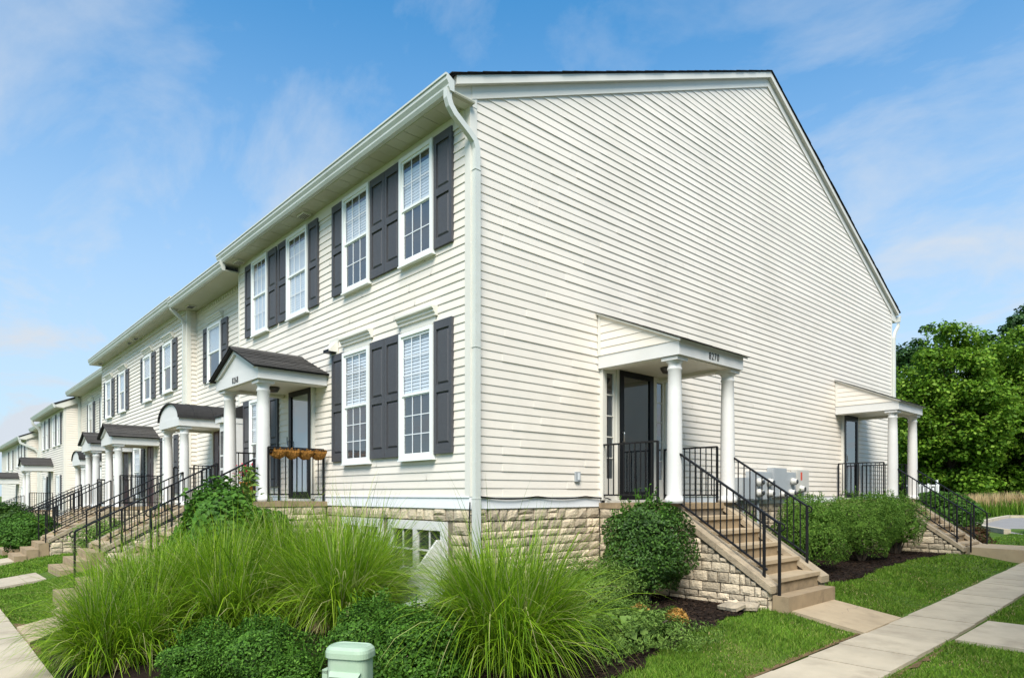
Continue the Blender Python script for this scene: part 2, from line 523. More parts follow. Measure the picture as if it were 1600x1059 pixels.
def window(parent, M, x0, x1, z0, z1, up=(3, 2), lo=(3, 2), blind='full', screen=True, detail=2, split=0.5, label=None, w=0.062, drop=0.0):
    """double-hung window: casing, two sashes, panes, grilles between the glass, blind, insect screen"""
    fr = MB()
    t = 0.055
    for a in [(x0, x0 + t, z0, z1), (x1 - t, x1, z0, z1), (x0 + t, x1 - t, z1 - t, z1), (x0 + t, x1 - t, z0, z0 + t)]:
        fr.box(a[0], a[1], -w - 0.02, 0, a[2], a[3])
    fr.box(x0 - 0.012, x1 + 0.012, -w - 0.034, -0.006, z0 - 0.022, z0 - 0.001)
    win = mb('window', fr, 'vinyl', parent, M)
    if label:
        win['label'] = label
    zm = z0 + (z1 - z0) * split
    ix0, ix1 = x0 + t, x1 - t
    r = 0.036
    for k, (a, b_, y0, grid) in enumerate([(zm, z1 - t, -w, up), (z0 + t, zm + 0.02, -w + 0.016, lo)]):
        s = MB()
        yo, yi = (y0 - 0.0, y0 + 0.014)
        if detail > 0:
            for q in [(ix0, ix0 + r, a, b_), (ix1 - r, ix1, a, b_), (ix0 + r, ix1 - r, b_ - r, b_), (ix0 + r, ix1 - r, a, a + r)]:
                s.box(q[0], q[1], yo, yi, q[2], q[3])
            mb('sash', s, 'vinyl', win, M)
        px0, px1, pz0, pz1 = ix0 + r, ix1 - r, a + r, b_ - r
        p = MB().add([(px0, yo + .008, pz0), (px1, yo + .008, pz0), (px1, yo + .008, pz1), (px0, yo + .008, pz1)], [(0, 1, 2, 3)])
        mb('pane', p, 'glass', win, M)
        if detail > 0 and grid:
            nx, nz = grid
            mw = 0.0065
            for i in range(1, nx):
                c = px0 + (px1 - px0) * i / nx
                put('muntin', boxm(mw * 2, 0.006, round(pz1 - pz0, 3), 'muntin'), None, win, M @ Matrix.Translation((c, yo + .003, pz0)))
            for i in range(1, nz):
                c = pz0 + (pz1 - pz0) * i / nz
                put('muntin', boxm(round(px1 - px0, 3), 0.0045, mw * 2, 'muntin'), None, win, M @ Matrix.Translation(((px0 + px1) / 2, yo + .0035, c - mw)))
    if screen:
        p = MB().add([(ix0, -w + 0.0265, z0 + t), (ix1, -w + 0.0265, z0 + t), (ix1, -w + 0.0265, zm - .012), (ix0, -w + 0.0265, zm - .012)], [(0, 1, 2, 3)])
        mb('insect_screen', p, 'screen', win, M)
    bk = MB().add([(ix0, -0.019, z0 + t), (ix1, -0.019, z0 + t), (ix1, -0.019, z1 - t), (ix0, -0.019, z1 - t)], [(0, 1, 2, 3)])
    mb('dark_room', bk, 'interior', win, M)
    if blind:
        bb = MB()
        zb = {'full': z0 + t, 'half': zm + 0.02, 'slats': z0 + t, 'top': zm + .1}[blind]
        z = z1 - t - 0.03 - drop
        bb.box(ix0 + .005, ix1 - .005, -0.0255, -0.0205, z, z + .03)
        pitch = 0.05 if blind == 'slats' else 0.044
        gap = 0.007 if blind == 'slats' else 0.0
        while z - pitch > zb:
            bb.add([(ix0 + .006, -0.0265, z - pitch + gap), (ix1 - .006, -0.0265, z - pitch + gap), (ix1 - .006, -0.021, z), (ix0 + .006, -0.021, z)], [(0, 1, 2, 3)])
            z -= pitch
        o = mb('blind', bb, 'blind', win, M)
        kind(o, 'stuff')
    return win


def shutter(parent, M, x0, x1, z0, z1, detail=True):
    b = MB()
    st = min(0.06, (x1 - x0) * .17)
    y0, y1 = -0.055, -0.012
    zm = z0 + (z1 - z0) * 0.49
    rails = [(z1 - 0.115, z1), (zm - 0.05, zm + 0.05), (z0, z0 + 0.13)]
    b.box(x0, x0 + st, y0, y1, z0, z1); b.box(x1 - st, x1, y0, y1, z0, z1)
    for a, c in rails:
        b.box(x0 + st, x1 - st, y0, y1, a, c)
    sh = mb('shutter', b, 'shutter', parent, M)
    for a, c in ((z0 + 0.13, zm - 0.05), (zm + 0.05, z1 - 0.115)):
        e = 0.028
        p = MB()
        X0, X1 = x0 + st, x1 - st
        vs = [(X0, -0.031, a), (X1, -0.031, a), (X1, -0.031, c), (X0, -0.031, c),
              (X0 + e * .5, -0.029, a + e * .5), (X1 - e * .5, -0.029, a + e * .5), (X1 - e * .5, -0.029, c - e * .5), (X0 + e * .5, -0.029, c - e * .5),
              (X0 + e * 1.4, -0.047, a + e * 1.4), (X1 - e * 1.4, -0.047, a + e * 1.4), (X1 - e * 1.4, -0.047, c - e * 1.4), (X0 + e * 1.4, -0.047, c - e * 1.4)]
        fs = []
        for k in (0, 4):
            for i in range(4):
                fs.append((k + i, k + (i + 1) % 4, k + 4 + (i + 1) % 4, k + 4 + i))
        fs.append((8, 9, 10, 11))
        p.add(vs, fs)
        mb('raised_panel', p, 'shutter', sh, M)
    return sh


def window_head(parent, M, x0, x1, z):
    """moulded cornice over a window"""
    prof = [(0, 0), (-0.05, 0), (-0.05, 0.03), (-0.075, 0.05), (-0.075, 0.075), (-0.11, 0.10), (-0.11, 0.125), (0, 0.14)]
    b = MB().prism([(p[0] - 0.012, z + p[1]) for p in prof], x0 - 0.05, x1 + 0.05, 'x')
    b.box(x0 - .01, x1 + .01, -0.032, -0.01, z - 0.09, z)
    return mb('window_cornice', b, 'trim', parent, M)


def door(parent, M, x0, x1, z0, z1, kind_='storm', side=False, handle_left=True, inner='door_black'):
    fr = MB()
    t = 0.06
    e = 0.36 if side else 0.0
    X0, X1 = x0 - e, x1 + e
    fr.box(X0 - t, X0, -0.075, 0, z0, z1 + t); fr.box(X1, X1 + t, -0.075, 0, z0, z1 + t); fr.box(X0, X1, -0.075, 0, z1, z1 + t)
    if side:
        for a, b_ in ((x0 - 0.07, x0 + .0), (x1 - .0, x1 + 0.07)):
            fr.box(a, b_, -0.072, 0, z0, z1)
    fr.box(X0, X1, -0.1, 0, z0 - 0.05, z0)
    d = mb('door_frame', fr, 'trim', parent, M)
    if side:
        for a, b_ in ((X0, x0 - 0.07), (x1 + 0.07, X1)):
            s = MB()
            bw = 0.06
            s.box(a, a + bw, -0.055, -.02, z0, z1); s.box(b_ - bw, b_, -0.055, -.02, z0, z1)
            s.box(a + bw, b_ - bw, -0.055, -.02, z0, z0 + 0.34); s.box(a + bw, b_ - bw, -0.055, -.02, z1 - 0.12, z1)
            sl_ = mb('sidelight', s, 'trim', d, M)
            n = 5
            for i in range(n):
                za = z0 + .34 + (z1 - .12 - z0 - .34) * i / n
                zb = z0 + .34 + (z1 - .12 - z0 - .34) * (i + 1) / n
                p = MB().add([(a + bw, -.036, za), (b_ - bw, -.036, za), (b_ - bw, -.036, zb - .016), (a + bw, -.036, zb - .016)], [(0, 1, 2, 3)])
                mb('sidelight_pane', p, 'glass_door', d, M)
                if i:
                    mb('sidelight_bar', MB().box(a + bw, b_ - bw, -.048, -.024, za - .016, za), 'trim', d, M)
            mb('sidelight_back', MB().box(a + bw, b_ - bw, -.022, -.019, z0 + .34, z1 - .12), 'interior', d, M)
    if kind_ == 'storm':
        s = MB()
        sw = 0.105
        s.box(x0, x0 + sw, -0.085, -0.045, z0, z1); s.box(x1 - sw, x1, -0.085, -0.045, z0, z1)
        s.box(x0 + sw, x1 - sw, -0.085, -0.045, z1 - .13, z1); s.box(x0 + sw, x1 - sw, -0.085, -0.045, z0, z0 + .13)
        mb('storm_door', s, 'door_black', d, M)
        p = MB().add([(x0 + sw, -.064, z0 + .13), (x1 - sw, -.064, z0 + .13), (x1 - sw, -.064, z1 - .13), (x0 + sw, -.064, z1 - .13)], [(0, 1, 2, 3)])
        mb('glass_pane', p, 'glass_door', d, M)
        mb('inner_door', MB().box(x0 + .02, x1 - .02, -.04, -.019, z0, z1 - .01), inner, d, M)
        hx = x0 + sw * .5 if handle_left else x1 - sw * .5
        h = MB().tube([(hx, -.09, z0 + .93), (hx, -.125, z0 + .93), (hx, -.125, z0 + 1.08), (hx, -.09, z0 + 1.08)], .011, 8)
        mb('handle', h, 'handle', d, M, True)
    else:
        s = MB().box(x0, x1, -.05, -.019, z0, z1)
        dd = mb('door_leaf', s, kind_, d, M)
        for i in range(2):
            for j in range(3):
                a = x0 + .12 + i * (x1 - x0 - .14) / 2; b_ = a + (x1 - x0) / 2 - .17
                za = z0 + .2 + j * .62
                mb('door_panel', MB().box(a, b_, -.058, -.049, za, za + .5), kind_, d, M)
        mb('handle', MB().tube([(x0 + .08, -.05, z0 + .95), (x0 + .08, -.11, z0 + .95)], .03, 10), 'handle', d, M)
    return d


def column(parent, M, x, y, z0, z1, r=0.105, n=22):
    H = z1 - z0
    prof = [(r * 1.30, 0), (r * 1.30, .05), (r * 1.22, .075), (r * 1.06, .095), (r * 1.0, .12)]
    for i in range(1, 7):
        t = i / 6
        prof.append((r * (1 - .16 * t * t), .12 + (H - .30) * t))
    rt = r * .84
    prof += [(rt * 1.12, H - .165), (rt * 1.12, H - .145), (rt, H - .13), (rt, H - .085), (rt * 1.28, H - .055), (rt * 1.28, H - .045)]
    b = MB().lathe(prof, n)
    c = mb('column', b, 'white', parent, M @ Matrix.Translation((x, y, z0)), True)
    me = c.data
    w = rt * 1.42
    mb('abacus', MB().box(-w, w, -w, w, H - .046, H), 'white', parent, M @ Matrix.Translation((x, y, z0)))
    return c


DIG = {}


def lettering(txt, size, M, parent, m='number', xs=0.82, name='house_number'):
    cu = bpy.data.curves.new(name, 'FONT')
    cu.body = txt
    cu.size = size
    cu.extrude = 0.003
    cu.offset = 0.0
    cu.align_x = 'CENTER'
    cu.space_character = 1.22
    t = bpy.data.objects.new('tmp', cu)
    COL.objects.link(t)
    dg = bpy.context.evaluated_depsgraph_get()
    me = bpy.data.meshes.new_from_object(t.evaluated_get(dg))
    bpy.data.objects.remove(t)
    return put(name, me, m, parent, M @ Matrix.Rotation(PI / 2, 4, 'X') @ Matrix.Diagonal((xs, 1, 1, 1)))


def shingle_courses(canopy, M, quad, n, mname='shingle', name='shingle_course', th=0.014):
    """quad: eave-left, eave-right, top-right, top-left (Vectors); overlapping courses up the slope"""
    a, b, c, d = [Vector(q) for q in quad]
    nrm = (b - a).cross(d - a).normalized()
    for i in range(n):
        t0, t1 = i / n, (i + 1) / n
        p0, p1 = a.lerp(d, t0), b.lerp(c, t0)
        p2, p3 = b.lerp(c, min(1, t1 + .12 / n)), a.lerp(d, min(1, t1 + .12 / n))
        k = max(2, int((p1 - p0).length / 0.16))
        bb = MB()
        for j in range(k):      # tabs of one course, ends a little uneven
            s0, s1 = j / k, (j + 1) / k
            dn = (p0 - p3).normalized() * random.uniform(0, .012)
            q0, q1, q2, q3 = p0.lerp(p1, s0) + dn, p0.lerp(p1, s1) + dn, p3.lerp(p2, s1), p3.lerp(p2, s0)
            up = nrm * (th * random.uniform(.7, 1.15))
            lo = nrm * .001
            bb.add([q0 + lo, q1 + lo, q2 + lo, q3 + lo, q0 + up, q1 + up, q2 + nrm * .003, q3 + nrm * .003],
                   [(4, 5, 6, 7), (0, 1, 5, 4), (1, 2, 6, 5), (3, 0, 4, 7)])
        o = mb(name, bb, mname, canopy, M)
        kind(o, 'stuff')


def canopy(house, M, kind_, w, d, zb, zt, rise, number=None, col_z=-0.1, col_r=0.105, detail=True, num_x=0.0, lamp=True, colx=0.16, coly=.18, label=None):
    """porch roof on two columns; frame origin on the wall, zb..zt the fascia"""
    x0, x1 = -w / 2, w / 2
    f = MB()
    t = 0.045
    # beam box
    f.box(x0, x1, -d, -d + t, zb, zt)
    f.box(x0, x0 + t, -d + t, -.02, zb, zt)
    f.box(x1 - t, x1, -d + t, -.02, zb, zt)
    c = mb('porch_canopy', f, 'white', house, M)
    if label:
        c['label'] = label
    ce = MB().box(x0 + t, x1 - t, -d + t, -.02, zb + .035, zb + .05)
    bw = .17
    ce.box(x0 + .05 + bw, x1 - .05 - bw, -d + .05, -d + .05 + bw, zb - .012, zb + .034)
    ce.box(x0 + .05, x0 + .05 + bw, -d + .05, -.02, zb - .012, zb + .034); ce.box(x1 - .05 - bw, x1 - .05, -d + .05, -.02, zb - .012, zb + .034)
    mb('ceiling', ce, 'trim', c, M)
    ov = 0.05
    if kind_ == 'shed':
        # wall-high triangular cheeks with siding, roof falling outwards
        for sx, xa, xb in ((-1, x0, x0 + .03), (1, x1 - .03, x1)):
            tri = MB().prism([(-d, zt), (-.02, zt), (-.02, zt + rise)], xa, xb, 'x')
            ck = mb('cheek', tri, 'siding_back', c, M)
            z = zt
            xo = xa if sx < 0 else xb
            while z < zt + rise - .05:
                h = min(LAP, zt + rise - z)
                ye0 = -.02 - (d - .02) * (1 - (z - zt) / rise) ; ye1 = -.02 - (d - .02) * max(0, (1 - (z + h - zt) / rise))
                dd = .012 * sx
                bb = MB()
                vs = [(xo + dd, ye0, z), (xo + dd, -.02, z), (xo + dd * .25, -.02, z + h), (xo + dd * .25, ye1, z + h), (xo, ye0, z), (xo, -.02, z)]
                fs = [(0, 1, 2, 3), (4, 5, 1, 0)] if sx > 0 else [(3, 2, 1, 0), (0, 1, 5, 4)]
                bb.add(vs, fs)
                mb('siding_board', bb, 'siding', c, M)
                z += LAP
            mb('corner_trim', MB().box(xo - .012 if sx < 0 else xo, xo if sx < 0 else xo + .012, -.075, -.02, zt, zt + rise - .02), 'trim', c, M)
        sl = rise / d
        lo, hi = zt - .0, zt + rise
        r = MB().hexa([(x0 - ov, -d - ov, lo - sl * ov), (x1 + ov, -d - ov, lo - sl * ov), (x1 + ov, -.02, hi), (x0 - ov, -.02, hi),
                       (x0 - ov, -d - ov, lo - sl * ov + .03), (x1 + ov, -d - ov, lo - sl * ov + .03), (x1 + ov, -.02, hi + .03), (x0 - ov, -.02, hi + .03)])
        mb('roof_deck', r, 'trim', c, M)
        shingle_courses(c, M, [(x0 - ov - .015, -d - ov - .02, lo - sl * ov + .031 - sl * .02), (x1 + ov + .015, -d - ov - .02, lo - sl * ov + .031 - sl * .02), (x1 + ov + .015, -.02, hi + .031), (x0 - ov - .015, -.02, hi + .031)], 11)
    elif kind_ == 'gable':
        ped = MB().prism([(x0, zt), (x1, zt), (0, zt + rise)], -d + .012, -d + .05, 'y')
        mb('pediment', ped, 'white', c, M)
        sl = rise / (w / 2)
        for s in (-1, 1):
            e = w / 2 + .07
            lo = zt - sl * .07
            up = .028
            r = MB()
            pts = [(s * e, lo), (0, zt + rise), (0, zt + rise + up), (s * e, lo + up)]
            r.prism(pts, -d - .09, -.02, 'y')
            mb('roof_deck', r, 'shingle_dark', c, M)
            rk = MB().prism([(s * (w / 2 - .0), zt - .0), (0, zt + rise - .003), (0, zt + rise - .075), (s * (w / 2 - .17), zt - .0)], -d - .03, -d + .011, 'y')
            mb('rake_board', rk, 'white', c, M)
            A = Vector((s * (e + .012), -d - .105, lo + up + .001 - sl * .012)); B = Vector((s * (e + .012), -.02, lo + up + .001 - sl * .012))
            C_ = Vector((0, -.02, zt + rise + up + .001)); D = Vector((0, -d - .105, zt + rise + up + .001))
            q = [A, B, C_, D] if s > 0 else [B, A, D, C_]
            shingle_courses(c, M, q, 9 if detail else 7)
        rc = MB().prism([(-.09, zt + rise + up - .03), (0, zt + rise + up + .016), (.09, zt + rise + up - .03), (0, zt + rise + up + .022)][:3] + [(0.09, zt + rise + up - .022), (0, zt + rise + up + .028), (-.09, zt + rise + up - .022)][0:3], -d - .108, -.02, 'y')
        mb('ridge_cap', rc, 'shingle', c, M)
    else:   # barrel vault
        N = 18
        arc = [(w / 2 * math.cos(PI * i / N), zt + rise * math.sin(PI * i / N)) for i in range(N + 1)]
        mb('pediment', MB().prism(arc, -d + .012, -d + .05, 'y'), 'white', c, M)
        big = [((w / 2 + .05) * math.cos(PI * i / N), zt - .005 + (rise + .035) * math.sin(PI * i / N)) for i in range(N + 1)]
        sm = [((w / 2 + .012) * math.cos(PI * i / N), zt - .005 + (rise + .004) * math.sin(PI * i / N)) for i in range(N + 1)]
        r = MB()
        for i in range(N):
            r.prism([big[i], big[i + 1], sm[i + 1], sm[i]], -d - .03, -.02, 'y')
        mb('vault_roof', r, 'shingle_dark', c, M)
        for yy in (-d * .72, -d * .38):
            rr = MB()
            for i in range(N):
                k = 1.02
                rr.prism([(big[i][0] * k, zt + (big[i][1] - zt) * k), (big[i + 1][0] * k, zt + (big[i + 1][1] - zt) * k), big[i + 1], big[i]], yy - .02, yy + .02, 'y')
            mb('roof_seam', rr, 'shingle_dark', c, M)
    for s in (-1, 1):
        column(c, M, s * (w / 2 - colx), -d + coly, col_z, zb - .012, col_r)
    if number:
        lettering(number, .15, M @ Matrix.Translation((num_x, -d - .004, zb + (zt - zb) * .2)), c)
    if lamp:
        l = MB().lathe([(.02, zb - .06), (.10, zb - .05), (.13, zb), (.14, zb + .034)], 14, 0, -d * .48)
        mb('ceiling_lamp', l, 'lamp', c, M, True)
    return c


# ------------------------------------------------------------------ stones
STONES = []
for k in range(10):
    b = MB()
    nx, nz = 4, 3
    P = {}
    for i in range(nx + 1):
        for j in range(nz + 1):
            u, v = i / nx, j / nz
            edge = min(u, 1 - u, v, 1 - v) == 0
            cx = 0.035 if u == 0 else (-0.035 if u == 1 else random.uniform(-.04, .04))
            cz = 0.05 if v == 0 else (-0.05 if v == 1 else random.uniform(-.05, .05))
            if edge:
                cx += random.uniform(-.015, .02) * (1 if u < .5 else -1); cz += random.uniform(-.03, .05) * (1 if v < .5 else -1)
            P[i, j] = len(b.v)
            b.v.append((u - .5 + cx, -(0.55 if edge else random.uniform(.78, 1.0)), v - .5 + cz))
    for i in range(nx):
        for j in range(nz):
            b.f.append((P[i, j], P[i + 1, j], P[i + 1, j + 1], P[i, j + 1]))
    ring = [P[i, 0] for i in range(nx)] + [P[nx, j] for j in range(nz)] + [P[i, nz] for i in range(nx, 0, -1)] + [P[0, j] for j in range(nz, 0, -1)]
    base = len(b.v)
    for r_ in ring:
        x, y, z = b.v[r_]
        b.v.append((x, 0.0, z))
    n = len(ring)
    for i in range(n):
        b.f.append((ring[(i + 1) % n], ring[i], base + i, base + (i + 1) % n))
    me = b.mesh('stone')
    me.materials.append(MATS['stone'])
    STONES.append(me)


def stones(parent, M, x0, x1, zbot, ztop, top_of=None, hmin=.08, hmax=.165, wmin=.12, wmax=.32, proud=0.03, seed=1, holes=()):
    """coursed rubble on the face of a wall; top_of(x) limits the height under a sloping cap"""
    rd = random.Random(seed)
    z = ztop
    first = True
    while z > zbot + .02:
        h = rd.uniform(hmin, hmax)
        if z - h < zbot + .05:
            h = z - zbot
        x = x0
        while x < x1 - .01:
            wd = rd.uniform(wmin, wmax) * (1 if h > .12 else 1.15)
            if x + wd > x1 - .1:
                wd = x1 - x
            parts = [(z - h, h)]
            if h > .155 and rd.random() < .22:
                s = rd.uniform(.42, .58)
                parts = [(z - h, h * s), (z - h + h * s, h * (1 - s))]
            for zb_, hh in parts:
                subs = [(x, wd, zb_ + hh)]
                if top_of and min(top_of(x), top_of(x + wd)) < zb_ + hh:      # under the sloping cap: cut to narrower, lower stones
                    m = max(2, int(wd / .075))
                    subs = [(x + wd * q / m, wd / m, min(zb_ + hh, top_of(x + wd * q / m), top_of(x + wd * (q + 1) / m))) for q in range(m)]
                for xs_, ws_, zt_ in subs:
                    if zt_ - zb_ < .03:
                        continue
                    if any(xs_ + ws_ > q[0] and xs_ < q[1] and zt_ > q[2] and zb_ < q[3] for q in holes):
                        continue
                    S = Matrix.Translation((xs_ + ws_ / 2, rd.uniform(-.004, .008), (zb_ + zt_) / 2)) @ Matrix.Diagonal((ws_, proud * rd.uniform(.8, 1.25), zt_ - zb_, 1))
                    put('stone', STONES[rd.randrange(len(STONES))], None, parent, M @ S)
            x += wd
        z -= h


# ------------------------------------------------------------------ entry steps and their railings
def steps(label, M, w, land, z_top, run, n, ext, z_ext, stone_faces=('L', 'R'), seed=3, group=None, ext_run=None, far=False, landing_sides=True, wcut=0.0):
    """landing (depth land), n treads between stone cheek walls (length run), then ext free blocks down to z_ext.
    z_top landing level; the cheek walls end after run; frame origin at the wall"""
    th = thing('entry_steps', label, 'steps', M @ Matrix.Translation((0, -land, z_ext)), group)
    ct = 0.2
    total = z_top - z_ext
    nr = n + ext + 1
    rise = total / nr
    ex = ext_run or ext * .29
    tread = run / n
    xi = w / 2 - ct
    # core under landing and cheeks (mortar) carrying the stones
    z_end = z_top - rise * n
    core = MB().box(-w / 2 + .01, w / 2 - .01, -land + .01, -.02, z_ext - .15, z_top - .085)
    lc = mb('landing_wall', core, 'mortar', th, M)
    sl = (rise * n) / run
    zc0 = z_top - .05
    cap_lo = z_end + rise * .55
    topf = lambda y: zc0 - sl * (-y - land)          # underside of the cap at depth y
    mb('landing_slab', MB().box(-w / 2 - .03, w / 2 + .03, -land - .02, -.02, z_top - .085, z_top), 'step', th, M)
    for s in (-1, 1):
        a, b = (s * w / 2, s * (w / 2 - ct)) if s < 0 else (w / 2 - ct, w / 2)
        e = -land - run
        poly = [(-land, z_ext - .15), (-land, topf(-land) - .07), (e, topf(e) - .07), (e, z_ext - .15)]
        ck = mb('cheek_wall', MB().prism(poly, a + .012, b - .012, 'x'), 'mortar', th, M)
        if s > 0 or not far:
            face = M @ Matrix.Translation((s * w / 2, 0, 0)) @ Matrix.Rotation(s * PI / 2, 4, 'Z')
            # on this face local x runs along the stairs: right side looks +x: local x = +y ; left side: local x = -y
            if s > 0:
                f = lambda x: topf(x) - .075
                x0, x1 = e, -land
            else:
                f = lambda x: topf(-x) - .075
                x0, x1 = land, -e
            sides = 'R' if s > 0 else 'L'
            if sides in stone_faces:
                stones(ck, face, x0, x1, z_ext - .05, topf(-land), f, seed=seed + s, proud=.03)
                if landing_sides:
                    if s > 0:
                        stones(lc, face, -land, -.03, z_ext - .05, z_top - .09, None, seed=seed + 7 * s, proud=.03)
                    else:
                        stones(lc, face, .03, land, z_ext - .05, z_top - .09, None, seed=seed + 7 * s, proud=.03)
        # end face stones
        stones(ck, M @ Matrix.Translation((0, e, 0)), a, b, z_ext - .05, topf(e) - .08, None, wmin=.2, wmax=.21, seed=seed + 20 + s, proud=.02)
        # sloping cap in lengths
        m = 2
        for i in range(m):
            y0, y1 = -land + .03 - (run + .09) * i / m, -land + .03 - (run + .09) * (i + 1) / m + .006
            zz0, zz1 = topf(y0), topf(y1)
            o_ = .035
            mb('cap_stone', MB().hexa([(a - o_, y1, zz1 - .075), (b + o_, y1, zz1 - .075), (b + o_, y0, zz0 - .075), (a - o_, y0, zz0 - .075),
                                       (a - o_, y1, zz1 + .015), (b + o_, y1, zz1 + .015), (b + o_, y0, zz0 + .015), (a - o_, y0, zz0 + .015)]), 'cap_stone', ck, M)
    for i in range(n):
        y0 = -land - tread * i; y1 = y0 - tread
        z = z_top - rise * (i + 1)
        st = mb('step', MB().box(-xi + .004, xi - .004, y1, y0 + .02, z_ext - .1, z - .05), 'step', th, M)
        mb('tread', MB().box(-xi + .002, xi - .002, y1 - .03, y0 + .015, z - .05, z), 'concrete_tan', st, M)
    for i in range(ext):
        y0 = -land - run - ex * i / max(1, ext)
        y1 = -land - run - ex * (i + 1) / max(1, ext)
        z = z_top - rise * (n + i + 1)
        wd = w / 2 - .05 + .02 * i
        mb('step', MB().box(-wd, wd - wcut, y1, y0 + (.0 if i else -.035), z_ext - .2, z), 'step', th, M)
    return dict(th=th, sl=sl, topf=topf, end=-land - run, ex=ex, rise=rise, z_end=z_end)


def railing(label, pts_top, M, height, x, posts, M_root, spacing=.092, group=None, foot=None, bottom_gap=.10, name='stair_railing', scroll=True, nobal_after=None):
    """pts_top: (y, z) of the handrail from the house outwards, at side x; foot(y): what the balusters stand above"""
    th = thing(name, label, 'railing', M_root, group)
    bar = .017
    top = MB().tube([(x, y, z) for y, z in pts_top], .021, 4, .012)
    mb('handrail', top, 'black_metal', th, M)
    def ztop(y):
        for (ya, za), (yb, zb) in zip(pts_top[:-1], pts_top[1:]):
            lo, hi = min(ya, yb), max(ya, yb)
            if lo - 1e-6 <= y <= hi + 1e-6 and abs(yb - ya) > 1e-6:
                t = (y - ya) / (yb - ya)
                return za + (zb - za) * t
        return pts_top[-1][1]
    y0, y1 = pts_top[0][0], pts_top[-1][0]
    lim = nobal_after if nobal_after is not None else y1
    low = [(y, z - height + bottom_gap) for y, z in pts_top if y >= lim - 1e-6]
    if nobal_after is not None:
        low.append((lim, ztop(lim) - height + bottom_gap))
    mb('bottom_rail', MB().tube([(x, y, z) for y, z in low], .013, 4, .012), 'black_metal', th, M)
    pset = []
    for y, zf in posts:
        zt = ztop(y)
        zf = zf if zf is not None else zt - height
        pset.append(y)
        put('post', boxm(.03, .03, round(zt - zf, 3), 'black_metal'), None, th, M @ Matrix.Translation((x, y, zf)))
    n = int(abs(lim - y0) / spacing)
    for i in range(1, n):
        y = y0 + (lim - y0) * i / n
        if any(abs(y - q) < .04 for q in pset):
            continue
        put('baluster', boxm(.0135, .0135, round(height - bottom_gap, 2), 'black_metal'), None, th, M @ Matrix.Translation((x, y, ztop(y) - height + bottom_gap - .004)))
    if scroll:
        yc, zc = pts_top[-1]
        sp = []
        for i in range(13):
            a = -PI / 2 + i / 12 * PI * 1.7
            r_ = .055 * (1 - i / 12 * .45)
            sp.append((x, yc - .02 - r_ * math.cos(a) * 1.0, zc - .05 - r_ * math.sin(a)))
        mb('scroll', MB().tube(sp, .01, 5, up=(1, 0, 0)), 'black_metal', th, M)
    return th

# ================================================================== large structure: ground
xs = np.concatenate([[-900, -400, -200, -120, -90], np.arange(-70, -14, 2.0), np.arange(-14, 12, 0.35), np.arange(12, 40, 2.0), [60, 120, 300, 900]])
ys = np.concatenate([[-900, -300, -120, -60, -30, -18], np.arange(-12, 20, 0.35), np.arange(20, 60, 2.5), [80, 140, 300, 900]])
GX, GY = np.meshgrid(xs, ys)
GZ = g(GX, GY)
vs = np.stack([GX, GY, GZ], -1).reshape(-1, 3)
nx, ny = len(xs), len(ys)
idx = np.arange(nx * ny).reshape(ny, nx)
fs = np.stack([idx[:-1, :-1], idx[:-1, 1:], idx[1:, 1:], idx[1:, :-1]], -1).reshape(-1, 4)
gm = bpy.data.meshes.new('ground')
gm.from_pydata(vs.tolist(), [], fs.tolist())
gm.polygons.foreach_set('use_smooth', [True] * len(gm.polygons))
kind(put('ground', gm, 'lawn'), 'structure')


def sheet(name, rows, m, lift=0.012, k='structure', nx=10):
    """rows of (y, xl, xr) or callables; a sheet draped on the ground"""
    b = MB()
    for y, xl, xr in rows:
        for i in range(nx + 1):
            x = xl + (xr - xl) * i / nx
            b.v.append((x, y, gz(x, y) + lift))
    for r in range(len(rows) - 1):
        for i in range(nx):
            a = r * (nx + 1) + i
            b.f.append((a, a + 1, a + nx + 2, a + nx + 1))
    o = mb(name, b, m)
    o['kind'] = k
    return o


def bed_edge(y):   # right-hand border of the planting bed round the corner
    pts = [(-4.3, 2.4), (-3.2, 3.1), (-1.9, 3.38), (-.9, 3.2), (.3, 2.95), (1.3, 2.75), (1.9, 2.66), (2.55, 2.62)]
    return float(np.interp(y, [p[0] for p in pts], [p[1] for p in pts])) + .04 * math.sin(y * 7) + .03 * math.sin(y * 17)


def bed_left(y):
    return float(np.interp(y, [-4.3, -3.8, -2.5, -1.2, 0], [-1.9, -2.4, -3.1, -3.7, -3.9])) + .05 * math.sin(y * 6)


rows = [(y, bed_left(min(y, 0)) if y <= 0.0 else -0.01, bed_edge(y)) for y in np.arange(-4.28, 2.57, .12)]
rows = [(y, (bed_left(y) if y <= 0 else 0.0), xr) for y, a, xr in rows]
bed = sheet('planting_bed', rows, 'mulch', .014, nx=26)


def hbed_edge(y):
    return 2.36 + .10 * math.sin(y * 1.1 + 1) + .03 * math.sin(y * 9)


sheet('hedge_bed', [(y, 0.0, hbed_edge(y)) for y in np.arange(4.3, 11.75, .15)], 'mulch', .014, nx=8)

# pavements: single slabs with joints between them
def slab(parent, x0, x1, y0, y1, m='concrete', th=.1, lift=.022, gap=.006, skew=0):
    b = MB()
    P = [(x0 + gap, y0 + gap), (x1 - gap, y0 + gap), (x1 - gap + skew, y1 - gap), (x0 + gap + skew, y1 - gap)]
    zt = [gz(*p) + lift for p in P]
    b.hexa([(p[0], p[1], z - th) for p, z in zip(P, zt)] + [(p[0], p[1], z) for p, z in zip(P, zt)])
    return mb('paving_slab', b, m, parent)


